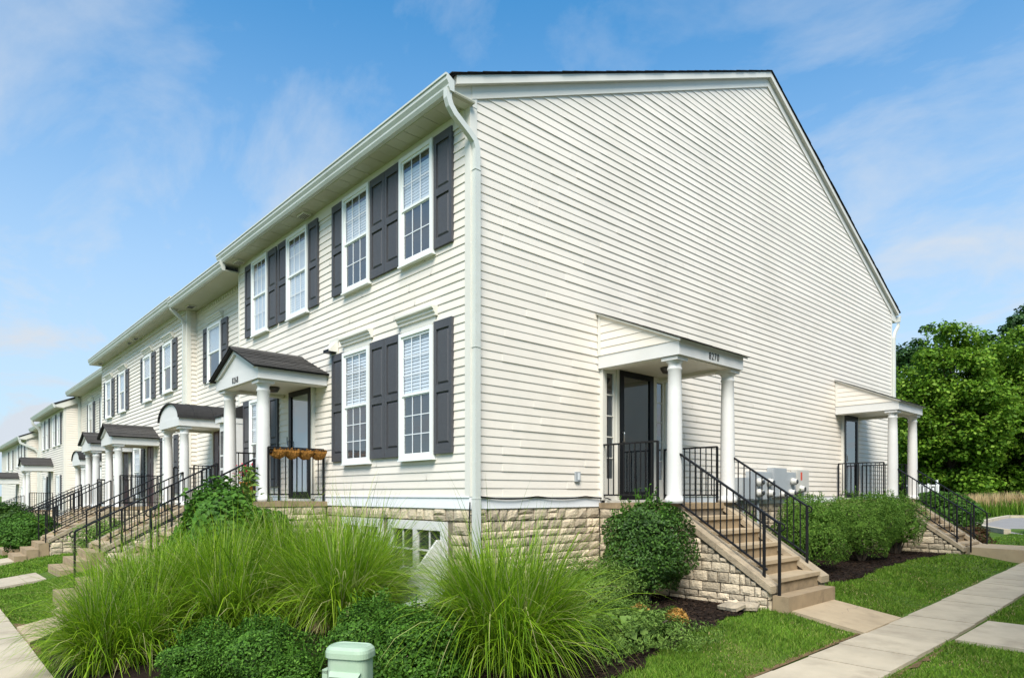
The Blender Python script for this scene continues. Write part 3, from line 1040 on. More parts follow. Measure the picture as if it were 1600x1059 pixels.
side = kind(mb('pavement_side', MB().box(3.80, 4.58, -9, 30, -1.9, -1.75), 'mortar'), 'structure')
y = -9.0
i = 0
while y < 26:
    xl = 3.86 - .012 * y * (1 if y > 0 else 0)
    slab(side, xl, xl + .74, y, y + .78, lift=.03 + .004 * (i % 3))
    y += .78; i += 1
front = kind(mb('pavement_front', MB().box(-60, 3.8, -5.30, -4.36, -2.9, -2.7), 'mortar'), 'structure')
x = -60.0
while x < 3.6:
    slab(front, x, x + .92, -5.28, -4.34, lift=.026 + .004 * (int(x * 7) % 3))
    x += .92
e1 = kind(mb('path_end_door', MB().box(2.92, 3.8, 2.8, 4.0, -1.9, -1.8), 'mortar'), 'structure')
b = MB()
P = [(2.93, 2.72), (3.84, 2.66), (3.82, 3.98), (2.93, 4.02)]
b.hexa([(p[0], p[1], gz(*p) - .1) for p in P] + [(p[0], p[1], gz(*p) + (.035 if p[0] < 3 else .042)) for p in P])
mb('paving_slab', b, 'concrete_tan', e1)
ck_ = MB()
cp = [(3.30, 4.0), (3.33, 3.82), (3.28, 3.66), (3.36, 3.5), (3.33, 3.36), (3.42, 3.2), (3.40, 3.05), (3.52, 2.86), (3.55, 2.70)]
for (xa, ya), (xb, yb) in zip(cp[:-1], cp[1:]):
    za, zb = gz(xa, ya) + .043, gz(xb, yb) + .043
    ck_.add([(xa - .003, ya, za), (xa + .003, ya, za), (xb + .003, yb, zb), (xb - .003, yb, zb)], [(0, 1, 2, 3)])
mb('crack', ck_, 'mortar', e1)
e2 = kind(mb('path_opposite', MB().box(4.7, 6.2, 3.1, 4.4, -1.9, -1.8), 'mortar'), 'structure')
slab(e2, 4.615, 6.1, 3.05, 4.55, lift=.04)
e3 = kind(mb('path_corner_door', MB().box(-4.6, -3.6, -4.2, -3.9, -2.4, -2.3), 'mortar'), 'structure')
for P in ([(-4.05, -4.335), (-2.75, -4.335), (-3.35, -3.86), (-4.35, -3.86)], [(-4.95, -3.85), (-3.7, -3.85), (-4.2, -3.45), (-5.5, -3.45)]):
    b = MB()
    b.hexa([(p[0], p[1], gz(*p) - .1) for p in P] + [(p[0], p[1], gz(*p) + .05) for p in P])
    mb('paving_slab', b, 'concrete_tan', e3)
e4 = kind(mb('path_vault_door', MB().box(-10.6, -9.2, -4.2, -3.5, -2.4, -2.3), 'mortar'), 'structure')
slab(e4, -10.7, -9.1, -4.335, -3.4, lift=.05)
e5 = kind(mb('path_far_door', MB().box(-15.8, -14.9, -4.2, -3.5, -2.4, -2.3), 'mortar'), 'structure')
slab(e5, -16.1, -14.6, -4.335, -3.4, lift=.05)
e6 = kind(mb('path_rear_door', MB().box(2.8, 5.5, 12.2, 13.2, -1.9, -1.8), 'mortar'), 'structure')
b = MB()
b.hexa([(2.62, 12.0, -1.6), (9, 12.0, -1.6), (9, 13.5, -1.6), (2.62, 13.5, -1.6), (2.62, 12.0, -1.17), (9, 12.0, -1.25), (9, 13.5, -1.25), (2.62, 13.5, -1.17)])
mb('paving_slab', b, 'concrete_tan', e6)
def strip(name, pts, w, m='soil', lift=.018):
    b = MB()
    for i, (x, y) in enumerate(pts):
        x2, y2 = pts[min(i + 1, len(pts) - 1)]; x1, y1 = pts[max(i - 1, 0)]
        dx_, dy_ = x2 - x1, y2 - y1
        L_ = math.hypot(dx_, dy_) or 1
        nx_, ny_ = -dy_ / L_, dx_ / L_
        ww = w * random.uniform(.25, 1.5)
        for s_ in (0, 1):
            b.v.append((x + nx_ * ww * s_, y + ny_ * ww * s_, gz(x, y) + lift))
        if i:
            k_ = 2 * i
            b.f.append((k_ - 2, k_, k_ + 1, k_ - 1))
    return kind(mb(name, b, m), 'structure')


strip('soil_edge', [(3.05 + i * .06, 4.01 + .004 * (i % 2)) for i in range(14)], .10)
strip('soil_edge', [(3.83 - .012 * max(0, 2.7 - i * .09), 2.7 - i * .09) for i in range(40)][::-1], .07)
strip('soil_edge', [(4.62 + .0 * i, 3.0 - i * .09) for i in range(40)], .05)
strip('soil_edge', [(-4.6 + i * .1, -4.33) for i in range(26)], .08)
# car park at the back with a kerb
ap = sheet('car_park', [(yy, float(np.interp(yy, [19.5, 24, 36, 40], [2.1, .3, -1.0, 6])), 40) for yy in np.arange(19.5, 38.5, .5)], 'asphalt', .03, nx=14)
kb = MB()
pts = [(2.1, 19.5), (1.2, 21.5), (.3, 24), (-.2, 28), (-.7, 33), (-1.0, 37), (2, 38.6), (12, 39)]
kb.tube([(px_, py_, gz(px_, py_) + .06) for px_, py_ in pts], .09, 4, .09)
kind(mb('kerb', kb, 'concrete'), 'structure')

# ================================================================== the corner house
Mf = I4
Mg = frame(0, 0, 0, PI / 2)     # local x = world y, facing +x
HX0 = -8.18
DEPTH = 15.875
APY, APZ, SLP = 8.1, 8.75, 0.442
house = thing('townhouse', 'cream-sided corner townhouse with the big blank gable end', 'townhouse', frame(0, 0, -1.45), 'row of townhouses')
ZS = -0.03
# walls behind the siding
fw = mb('front_wall', MB().box(HX0, -.02, .0, .2, -.2, 5.35), 'siding_back', house)
gw = MB().prism([(0.002, -.2), (DEPTH, -.2), (DEPTH, APZ - SLP * (DEPTH - APY)), (APY, APZ), (0.002, APZ - SLP * APY)], -.2, 0.0, 'x')
gwall = mb('gable_wall', gw, 'siding_back', house)
# front siding
cs = []
z = ZS
while z < 4.83:
    cs.append((HX0 + .05, -.085, HX0 + .05, -.085, z, min(z + LAP, 4.84)))
    z += LAP
siding_boards(fw, Mf, cs, joints=True)
cs = []
z = ZS
def ylim(zz):
    if zz <= APZ - SLP * APY:
        return 0.09, DEPTH - .06
    a = (zz - (APZ - SLP * APY)) / SLP
    b_ = DEPTH if zz <= APZ - SLP * (DEPTH - APY) else APY + (APZ - zz) / SLP
    return max(.09, a), min(DEPTH - .06, b_)
while z < APZ - .04:
    z1 = min(z + LAP, APZ - .005)
    a0, b0 = ylim(z); a1, b1 = ylim(z1)
    if b0 - a0 < .1:
        break
    cs.append((a0, b0, a1, max(b1, a1 + .02), z, z1))
    z += LAP
siding_boards(gwall, Mg, cs, joints=True)
# corner posts
mb('corner_post', MB().box(-.088, .022, -.022, .0, -.03, 5.03).box(.0, .022, .0, .092, -.03, 5.14), 'trim', house)
mb('corner_post', MB().box(HX0 - .0, HX0 + .075, -.022, 0, -.03, 4.84), 'trim', house)
mb('corner_post', MB().box(.0, .02, DEPTH - .09, DEPTH, -.03, 5.27), 'trim', house)
# skirt boards
mb('skirt_board', MB().box(HX0, .016, -.016, .0, -.19, ZS - .004).box(HX0, .0, -.03, -.0165, ZS - .012, ZS + .004), 'skirt', house)
mb('skirt_board', MB().box(.0, .016, .0005, DEPTH, -.19, ZS - .004), 'skirt', house)
mb('skirt_board', MB().box(.0165, .03, .09, DEPTH, ZS - .014, ZS + .003), 'trim', house)
# frieze
mb('frieze_board', MB().box(HX0, -.09, -.03, -.001, 4.835, 5.02), 'trim', house)
# soffit with panel joints
sf = MB()
xx = HX0 - .1
nS = 36
for i in range(nS):
    a = HX0 - .1 + (abs(HX0) + .2) * i / nS; b_ = HX0 - .1 + (abs(HX0) + .2) * (i + 1) / nS
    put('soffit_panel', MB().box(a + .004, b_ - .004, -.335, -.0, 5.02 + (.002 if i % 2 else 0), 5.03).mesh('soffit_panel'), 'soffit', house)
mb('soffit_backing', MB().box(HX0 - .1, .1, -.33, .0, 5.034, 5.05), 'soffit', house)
for vx in (-4.55, -7.75):
    v_ = MB().box(vx - .13, vx + .13, -.24, -.09, 4.985, 5.019)
    vo = mb('soffit_vent', v_, 'trim', house)
    for j in range(4):
        mb('vent_slat', MB().box(vx - .11, vx + .11, -.225 + j * .034, -.213 + j * .034, 4.978, 4.9845), 'room_wall', vo)
# roof slabs and shingles
RT = .10
def roofz(y_):
    return (5.25 + SLP * (y_ + .36)) if y_ <= APY else 5.25 + SLP * (APY + .36) - SLP * (y_ - APY)
rfm = MB()
rx0, rx1 = HX0 - .12, .115
rfm.prism([(-.36, roofz(-.36)), (APY, roofz(APY)), (DEPTH + .36, roofz(DEPTH + .36)), (DEPTH + .36, roofz(DEPTH + .36) - .018), (APY, roofz(APY) - .018), (-.36, roofz(-.36) - .018)], rx0, rx1, 'x')
rf = mb('roof', rfm, 'shingle_dark', house)
for s_ in range(2):
    n_ = 34
    for i in range(n_):
        t0 = i / n_; t1 = (i + 1) / n_
        if s_ == 0:
            ya, yb = -.40 + (APY + .40) * t0, -.40 + (APY + .40) * t1 + .05
        else:
            ya, yb = DEPTH + .40 - (DEPTH + .40 - APY) * t0, DEPTH + .40 - (DEPTH + .40 - APY) * t1 - .05
        yb = min(yb, APY) if s_ == 0 else max(yb, APY)
        za, zb = roofz(ya), roofz(yb)
        P4 = [(ya, za + .002), (yb, zb + .002), (yb, zb + .004), (ya, za + .012)]
        mb('shingle_course', MB().prism(P4, rx0 - .01, rx1 + .02 + random.uniform(-.006, .006), 'x'), 'shingle_dark', rf)
# rake boards: a wide frieze and a narrow crown board
for s_ in (0, 1):
    if s_ == 0:
        ya, yb = -.30, APY
    else:
        ya, yb = DEPTH + .30, APY
    za, zb = roofz(ya) - .021, roofz(yb) - .021
    mb('rake_board', MB().prism([(ya, za), (yb, zb), (yb, zb - .109), (ya, za - .109)], .03, .105, 'x'), 'trim', house)
    y2 = .0 if s_ == 0 else DEPTH
    zc = roofz(y2) - .13
    mb('rake_board', MB().prism([(y2, zc), (yb, zb - .1095), (yb, zb - .278), (y2, zc - .17)], .003, .034, 'x'), 'trim', house)
# boxed cornice returns
mb('cornice_return', MB().prism([(-.335, 5.02), (0.09, 5.02), (.09, roofz(.09) - .12), (-.335, roofz(-.335) - .055)], -.09, .028, 'x'), 'trim', house)
mb('cornice_return', MB().prism([(DEPTH + .335, 5.10), (DEPTH - .09, 5.10), (DEPTH - .09, roofz(DEPTH - .09) - .12), (DEPTH + .335, roofz(DEPTH + .335) - .055)], -.09, .028, 'x'), 'trim', house)
# gutters (K profile)
GP = [(-.335, 5.03), (-.40, 5.03), (-.425, 5.075), (-.425, 5.10), (-.455, 5.15), (-.455, 5.20), (-.47, 5.20), (-.47, 5.225), (-.44, 5.225), (-.335, 5.17)]
mb('gutter', MB().prism(GP, HX0 - .12, .10, 'x'), 'gutter', house)
mb('gutter', MB().prism([(DEPTH - p[0], p[1] + .08) for p in GP], HX0, .12, 'x'), 'gutter', house)


def downspout(parent, path, name='downspout', w=.041, d=.034, m='gutter', up=(1, 0, 0)):
    b = MB().tube(path, w, 4, d, up=up)
    return mb(name, b, m, parent)


ds = [(.045, -.40, 5.06), (.045, -.40, 4.95), (.047, -.37, 4.87), (.05, -.30, 4.79), (.055, -.06, 4.63), (.058, .02, 4.56), (.06, .05, 4.47), (.06, .05, 4.2)]
downspout(house, ds)
downspout(house, [(.06, .05, 4.2), (.06, .05, -.05)], w=.043, d=.036)
downspout(house, [(.06, .05, -.05), (.06, .05, -1.25), (.09, .0, -1.36), (.2, -.1, -1.42)], w=.046, d=.039)
for zz in (4.19, 1.9, -.06):
    mb('pipe_strap', MB().box(.012, .102, .0, .1, zz, zz + .012), 'gutter', house)
downspout(house, [(.06, DEPTH + .40, 5.08), (.06, DEPTH + .38, 4.98), (.06, DEPTH + .1, 4.75), (.06, DEPTH + .03, 4.6), (.06, DEPTH + .03, -1.2)])
# windows and shutters of the front
for (x0, x1) in ((-1.58, -.746), (-3.305, -2.457), (-5.526, -4.645), (-7.29, -6.477)):
    cur = x0 < -4
    window(house, Mf, x0, x1, 3.33, 4.90, (3, 2), (3, 2), 'full', screen=not cur, split=.5, drop=.15)  # blinds hung low: the dark gap on top stands in for the soffit's reflection
for (x0, x1) in ((-.742, -.335), (-2.015, -1.588), (-2.452, -2.025), (-3.72, -3.31), (-4.64, -4.26), (-5.98, -5.53), (-6.473, -6.06), (-7.71, -7.295)):
    shutter(house, Mf, x0, x1, 3.37, 4.905)
window(house, Mf, -1.58, -.746, .50, 2.34, (3, 3), (3, 3), 'slats')
window(house, Mf, -3.305, -2.457, .50, 2.34, (3, 3), (3, 3), 'slats')
window_head(house, Mf, -1.58, -.746, 2.46)
window_head(house, Mf, -3.305, -2.457, 2.46)
for (x0, x1) in ((-.742, -.335), (-2.015, -1.588), (-2.452, -2.025), (-3.72, -3.31)):
    shutter(house, Mf, x0, x1, .555, 2.37)
window(house, Mf, -7.40, -6.42, .12, 1.98, (3, 3), (3, 3), 'half', screen=False)
for (x0, x1) in ((-6.415, -6.0), (-7.82, -7.405)):
    shutter(house, Mf, x0, x1, .15, 2.0)
# box bay at the left end of the front
bay = mb('box_bay', MB().box(-8.17, -7.86, -.42, -.012, -.19, 1.62), 'white', house)
mb('bay_roof', MB().prism([(-.52, 1.66), (-.015, 1.66), (-.015, 1.95), (-.52, 1.70)], -8.28, -7.84, 'x'), 'shingle_dark', bay)
mb('bay_fascia', MB().box(-8.25, -7.85, -.49, -.02, 1.54, 1.657), 'white', bay)
for z0_, z1_, gl in ((.86, 1.36, 1), (.58, .82, 1), (-.05, .52, 1)):
    mb('bay_pane', MB().box(-8.12, -7.90, -.426, -.421, z0_, z1_), 'dark_glass', bay)
# the dark vent hood
vh = MB().prism([(-.012, 2.62), (-.012, 2.42), (-.17, 2.42), (-.17, 2.45)], -3.80, -3.58, 'x')
vho = mb('vent_hood', vh, 'trim', house)
mb('vent_flap', MB().box(-3.785, -3.595, -.176, -.171, 2.405, 2.455), 'door_black', vho)
mb('vent_flap', MB().box(-3.785, -3.595, -.165, -.03, 2.405, 2.4185), 'door_black', vho)
mb('vent_plate', MB().box(-3.84, -3.54, -.028, -.0185, 2.37, 2.66), 'trim', vho)
# foundation
fnd = mb('foundation', MB().box(HX0 + .02, -.03, .03, .25, -2.2, -.191), 'mortar', house)
fndg = mb('foundation', MB().box(-.25, -.03, .26, DEPTH - .02, -2.2, -.191), 'mortar', house)
holes = [(-1.98, -.50, -1.2, -.36), (-3.45, -2.15, -1.2, -.36)]
stones(fnd, Mf @ Matrix.Translation((0, .03, 0)), -4.05, -.02, -.36, -.192, None, hmin=.168, hmax=.168, wmin=.12, wmax=.30, proud=.045, seed=5)
stones(fnd, Mf @ Matrix.Translation((0, .03, 0)), -4.05, -.02, -1.5, -.362, None, seed=6, proud=.04, holes=holes, hmin=.12, hmax=.19)
stones(fndg, Mg @ Matrix.Translation((0, .03, 0)), .0, 2.60, -.36, -.192, None, hmin=.168, hmax=.168, wmin=.13, wmax=.30, proud=.045, seed=8)
stones(fndg, Mg @ Matrix.Translation((0, .03, 0)), .0, 2.60, -1.5, -.362, None, seed=9, proud=.04, hmin=.10, hmax=.17, wmin=.12, wmax=.32)
stones(fndg, Mg @ Matrix.Translation((0, .03, 0)), 4.28, 11.7, -1.5, -.192, None, seed=10, proud=.04, hmin=.13, hmax=.2, wmin=.2, wmax=.4)
# basement windows
for x0, x1 in ((-1.96, -.52), (-3.43, -2.17)):
    f_ = MB()
    f_.box(x0, x1, -.03, .06, -.50, -.375); f_.box(x0, x0 + .1, -.03, .06, -1.16, -.501); f_.box(x1 - .1, x1, -.03, .06, -1.16, -.501); f_.box(x0 + .1, x1 - .1, -.03, .06, -1.16, -1.06)
    c_ = (x0 + x1) / 2
    f_.box(c_ - .05, c_ + .05, -.028, .06, -1.06, -.501)
    bw = mb('basement_window', f_, 'white', house)
    for a, b_ in ((x0 + .1, c_ - .05), (c_ + .05, x1 - .1)):
        mb('pane', MB().add([(a, .005, -1.06), (b_, .005, -1.06), (b_, .005, -.5), (a, .005, -.5)], [(0, 1, 2, 3)]), 'glass', bw)
        mb('dark_room', MB().box(a, b_, .02, .028, -1.06, -.5), 'interior', bw)
        mb('muntin', MB().box((a + b_) / 2 - .012, (a + b_) / 2 + .012, -.008, .004, -1.06, -.5), 'white', bw)
        mb('muntin', MB().box(a, b_, -.01, .002, -.80, -.775), 'white', bw)
# outlet cover, cable
oc = mb('outlet_cover', MB().box(-.05, .05, -.05, -.014, .19, .34), 'meter_grey', house, Mg @ Matrix.Translation((2.04, 0, 0)))
mb('outlet_lid', MB().box(-.012, .028, -.062, -.051, .215, .32), 'galvanised', oc, Mg @ Matrix.Translation((2.04, 0, 0)))
cab = []
for i in range(41):
    t = i / 40
    yy = .13 + t * 2.5
    sag = -.03 * abs(math.sin(t * PI * 2.4)) - (.0 if t > .05 else 0)
    cab.append((.045, yy, -.03 + sag * 1.1))
cab += [(.05, 2.72, -.06), (.06, 2.8, -.09)]
mb('cable', MB().tube(cab, .011, 6), 'black_metal', house)
mb('cable', MB().tube([(.035, -.035, -.1), (.04, -.05, -.3), (.03, -.045, -.8), (.06, -.05, -1.3)], .009, 6, up=(1, 0, 0)), 'black_metal', house)
# doors
door(house, Mg, 3.0, 3.91, -.09, 2.03, 'storm', side=True)
door(house, Mg, 12.15, 13.05, -.09, 2.03, 'storm', side=False, inner='room_wall')
door(house, Mf, -5.40, -4.475, -.08, 1.96, 'storm', side=False, inner='blind')
dbell = mb('doorbell', MB().box(-5.56, -5.50, -.05, -.018, .93, 1.1), 'door_black', house)
# canopies
canopy(house, Mg @ Matrix.Translation((3.43, 0, 0)), 'shed', 1.79, 1.48, 1.955, 2.15, .64, '8270', -.13, .112, num_x=0.02, label='shed-roofed canopy numbered 8270')
canopy(house, Mg @ Matrix.Translation((12.61, 0, 0)), 'shed', 1.78, 1.45, 2.0, 2.195, .64, None, -.13, .115, lamp=False)
canopy(house, Mf @ Matrix.Translation((-4.955, 0, 0)), 'gable', 2.0, 1.22, 1.89, 2.08, .42, '8268', -.12, .115, num_x=-.02, colx=.22, coly=.17, label='gabled canopy numbered 8268')
# electric meters on the gable
mtr = thing('meter_bank', 'grey bank of round electric meters and boxes on the gable wall', 'meters', Mg @ Matrix.Translation((8.2, 0, -.1)))
for a, b_, z0_, z1_, dp, mm in ((6.66, 7.13, -.11, .334, .22, 'meter_grey'), (7.17, 8.07, -.12, .47, .13, 'meter_grey'), (8.085, 8.69, -.06, .565, .17, 'meter_grey'), (8.71, 9.225, -.06, .49, .13, 'meter_grey'), (9.235, 9.83, .05, .55, .16, 'meter_light')):
    cb = mb('cabinet', MB().box(a, b_, -dp, -.018, z0_, z1_), mm, mtr, Mg)
    mb('cabinet_door', MB().box(a + .02, b_ - .02, -dp - .012, -dp - .001, z0_ + .02, z1_ - .02), mm, cb, Mg)
for yy, zz in ((7.45, .25), (7.90, .25), (7.45, .03), (7.90, .02), (9.0, .28), (8.9, .03), (8.42, -.0), (9.4, .12)):
    ring = MB().lathe([(.085, 0), (.085, .05), (.07, .06), (.07, .10), (.05, .125), (.0, .13)], 16)
    mo = mb('meter', ring, 'meter_light', mtr, Mg @ Matrix.Translation((yy, -.14, zz)) @ Matrix.Rotation(PI / 2, 4, 'X'), True)
    mb('meter_face', MB().lathe([(.05, .126), (.045, .136), (.0, .14)], 12), 'dark_glass', mo, Mg @ Matrix.Translation((yy, -.14, zz)) @ Matrix.Rotation(PI / 2, 4, 'X'))
mb('warning_label', MB().box(9.38, 9.46, -.176, -.173, .32, .50), 'red', mtr, Mg)
mb('conduit', MB().tube([(7.0, -.06, -.1), (7.0, -.06, -.9)], .03, 8).tube([(7.6, -.06, -.1), (7.6, -.06, -.9)], .03, 8), 'meter_grey', mtr, Mg)

# ================================================================== the row going left
def block(label, x0, x1, y, zsk, zsof, gy, wins, lows=(), side=1.2, ridge=8.0, corner_ds=None, dentil=False, heads=True, vents=(), rake=True, sd=.016):
    h = thing('townhouse', label, 'townhouse', frame(x1, y, gz(x1, y)), 'row of townhouses')
    M = frame(0, y, 0)
    mb('wall', MB().box(x0, x1 - .02, .0, .25, gz(x1, 0) - .3, zsof + .1), 'siding_back', h, M)
    siding_sheet('siding', h, M, x0 + .02, x1 - .08, zsk, zsof - (.0 if dentil else .12), depth=sd)
    Ms = frame(x1, y, 0, PI / 2)
    if side:
        mb('side_wall', MB().prism([(.02, gz(x1, 0) - .3), (side, gz(x1, 0) - .3), (side, zsof + .1 + SLP * side), (.02, zsof + .1)], -.25, -.001, 'x'), 'siding_back', h, frame(x1, y, 0))
        siding_sheet('siding', h, Ms, .08, side, zsk, zsof + .02, depth=sd)
        mb('corner_post', MB().box(x1 - .085, x1 + .02, -.02, 0, zsk, zsof).box(x1, x1 + .02, .0, .085, zsk, zsof), 'trim', h, M)
    mb('corner_post', MB().box(x0, x0 + .07, -.02, -.001, zsk, zsof - .12), 'trim', h, M)
    mb('skirt_board', MB().box(x0, x1 + .012, -.014, .0, zsk - .16, zsk - .003), 'skirt', h, M)
    mb('foundation', MB().box(x0, x1 - .02, .04, .24, gz(x0, 0) - .4, zsk - .161), 'stone', h, M)
    if not dentil:
        mb('frieze_board', MB().box(x0 + .07, x1 - .085, -.025, -.001, zsof - .12, zsof), 'trim', h, M)
    else:
        for i in range(int((x1 - x0) / .16)):
            put('dentil', boxm(.07, .03, .07, 'trim'), None, h, M @ Matrix.Translation((x0 + .1 + i * .16, -.016, zsof - .10)))
    ov = y - gy
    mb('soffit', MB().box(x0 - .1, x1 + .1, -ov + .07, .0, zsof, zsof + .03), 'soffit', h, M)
    for vx in vents:
        mb('soffit_vent', MB().box(vx - .14, vx + .14, -ov * .62, -ov * .32, zsof - .03, zsof - .002), 'trim', h, M)
        mb('vent_slat', MB().box(vx - .12, vx + .12, -ov * .58, -ov * .36, zsof - .036, zsof - .031), 'room_wall', h, M)
    gp = [(-ov + .065 + (p[0] + .335), zsof + (p[1] - 5.03)) for p in GP]
    mb('gutter', MB().prism(gp, x0 - .12, x1 + .12, 'x'), 'gutter', h, M)
    zr = zsof + .22
    r_ = MB().prism([(-ov + .02, zr), (ridge - y, zr + SLP * (ridge - y + ov)), (ridge - y, zr + SLP * (ridge - y + ov) - .07), (-ov + .02, zr - .07)], x0 - .12, x1 + .12, 'x')
    mb('roof', r_, 'shingle_dark', h, M)
    if rake and side:
        mb('rake_board', MB().prism([(-ov + .07, zr - .075), (side + 2, zr + SLP * (side + 2 + ov) - .075), (side + 2, zr + SLP * (side + 2 + ov) - .28), (-.0, zr - .28 + SLP * ov * .5), (-ov + .07, zsof - .0)], x1 - .0, x1 + .1, 'x'), 'trim', h, M)
    for w_ in wins:
        xc, ww, z0_, z1_ = w_[:4]
        sh = w_[4] if len(w_) > 4 else .40
        window(h, M, xc - ww / 2, xc + ww / 2, z0_, z1_, None, None, 'half', detail=1)
        if sh:
            shutter(h, M, xc - ww / 2 - sh - .004, xc - ww / 2 - .004, z0_ + .03, z1_ + .02)
            shutter(h, M, xc + ww / 2 + .004, xc + ww / 2 + sh + .004, z0_ + .03, z1_ + .02)
            if heads:
                window_head(h, M, xc - ww / 2, xc + ww / 2, z1_ + .1)
    for w_ in lows:
        xc, ww, z0_, z1_ = w_[:4]
        window(h, M, xc - ww / 2, xc + ww / 2, z0_, z1_, (3, 3), (3, 3), 'half', detail=1)
        sh = w_[4] if len(w_) > 4 else .38
        if sh:
            shutter(h, M, xc - ww / 2 - sh - .004, xc - ww / 2 - .004, z0_ + .03, z1_ + .02)
            shutter(h, M, xc + ww / 2 + .004, xc + ww / 2 + sh + .004, z0_ + .03, z1_ + .02)
    if corner_ds is not None:
        cx = corner_ds
        mb('downspout', MB().tube([(cx, -ov + .03, zsof + .03), (cx, -ov + .04, zsof - .08), (cx, -.10, zsof - .32), (cx, -.055, zsof - .42), (cx, -.055, gz(x1, 0) + .1)], .043, 4, .036, up=(1, 0, 0)), 'gutter', h, M)
    return h, M


h2, M2 = block('recessed cream townhouse with dentil trim behind the vaulted porch', -11.93, -8.20, .24, -.22, 4.87, -.40, [(-10.40, .95, 2.84, 4.24)], side=0, dentil=True, vents=(-11.45,), heads=True)
h3, M3 = block('cream townhouse with four evenly spaced shuttered upper windows', -22.58, -11.92, 0.0, -.35, 4.93, -.40,
               [(-13.57, .86, 2.88, 4.27), (-15.76, .86, 2.86, 4.25), (-19.05, .86, 2.84, 4.2), (-21.2, .86, 2.82, 4.18)], [(-13.5, .95, .0, 1.62), (-17.0, .9, -.1, 1.5), (-19.9, .9, -.2, 1.4)], side=.3, corner_ds=-12.03, vents=(-12.4, -16.6, -17.4, -21.9), rake=False, sd=.022)
mb('rake_board', MB().prism([(-.38, 5.15), (3.0, 5.15 + 3.38 * SLP), (3.0, 4.95 + 3.38 * SLP), (-.30, 4.99)], -11.92, -11.80, 'x'), 'trim', h3)
h4, M4 = block('recessed cream townhouse between two projecting neighbours', -31.38, -22.60, .70, -.6, 4.78, .12, [(-28.7, .9, 2.72, 4.2), (-25.9, .9, 2.72, 4.2)], [(-26.0, .9, -.4, 1.2)], side=0, vents=(-24.0,), sd=.028)
h5, M5 = block('projecting cream townhouse with a bank of four tall upper windows', -39.3, -31.38, 0.0, -.9, 4.17, -.42, [(-32.6, .8, 2.45, 4.02, .3), (-34.1, .8, 2.45, 4.02, .3), (-36.4, .8, 2.45, 4.02, .3), (-37.9, .8, 2.45, 4.02, .3)],
               [(-32.7, .85, -.75, .95), (-37.2, .85, -.75, .95)], side=1.6, heads=False, sd=.032)
mb('downspout', MB().tube([(-39.1, -.42, 4.2), (-39.1, -.4, 4.0), (-39.1, -.1, 3.7), (-39.1, -.06, 3.5), (-39.1, -.06, -1.5)], .06, 4, .05, up=(1, 0, 0)), 'gutter', h5)
mb('downspout', MB().tube([(-31.3, .40, 4.95), (-31.3, .55, 4.6), (-31.3, .62, 4.4), (-31.3, .62, -1.5)], .06, 4, .05, up=(1, 0, 0)), 'gutter', h4)
h6, M6 = block('recessed cream townhouse far down the row', -45.68, -39.32, .75, -1.1, 4.05, .15, [(-42.5, .85, 2.3, 3.7)], [], side=0, heads=False)
h7, M7 = block('farthest cream townhouse at the left edge of the row', -62, -45.68, 0.0, -1.2, 3.52, -.45, [(-47.0, .8, 1.9, 3.35, .3), (-48.6, .8, 1.9, 3.35, .3), (-50.2, .8, 1.9, 3.35, .3), (-54, .8, 1.8, 3.2, .3), (-57, .8, 1.8, 3.2, .3)], [(-47.6, .8, -1.0, .5)], side=1.4, heads=False, sd=.036)
mb('downspout', MB().tube([(-45.55, -.40, 3.5), (-45.55, -.35, 3.3), (-45.55, .4, 2.95), (-45.55, .6, 2.7), (-45.55, .6, -1.5)], .07, 4, .06, up=(1, 0, 0)), 'gutter', h7)

canopy(h2, M2 @ Matrix.Translation((-9.93, 0, 0)), 'barrel', 1.58, 1.22, 1.54, 1.72, .36, None, -.26, .105, lamp=False, coly=.16)
door(h2, M2, -10.45, -9.62, -.24, 1.56, 'door_red')
canopy(h3, M3 @ Matrix.Translation((-15.3, 0, 0)), 'gable', 1.5, 1.22, 1.43, 1.655, .34, None, -.38, .11, lamp=False, detail=False)
door(h3, M3, -15.75, -14.95, -.36, 1.5, 'door_red')
canopy(h3, M3 @ Matrix.Translation((-18.4, 0, 0)), 'gable', 1.5, 1.22, 1.40, 1.64, .33, None, -.42, .11, lamp=False, detail=False)
door(h3, M3, -18.85, -18.05, -.4, 1.46, 'door_red')
canopy(h4, M4 @ Matrix.Translation((-24.3, 0, 0)), 'barrel', 1.6, 1.3, 1.15, 1.36, .34, None, -.6, .11, lamp=False)
door(h4, M4, -24.8, -23.95, -.58, 1.2, 'door_red')
canopy(h5, M5 @ Matrix.Translation((-35.3, 0, 0)), 'gable', 1.6, 1.25, 1.2, 1.5, .36, None, -.85, .11, lamp=False, detail=False)
door(h5, M5, -35.7, -34.9, -.83, 1.2, 'door_black')
canopy(h7, M7 @ Matrix.Translation((-50.4, 0, 0)), 'gable', 1.7, 1.5, .72, 1.1, .36, None, -1.1, .11, lamp=False, detail=False)
door(h7, M7, -50.9, -50.1, -1.08, .75, 'door_red')

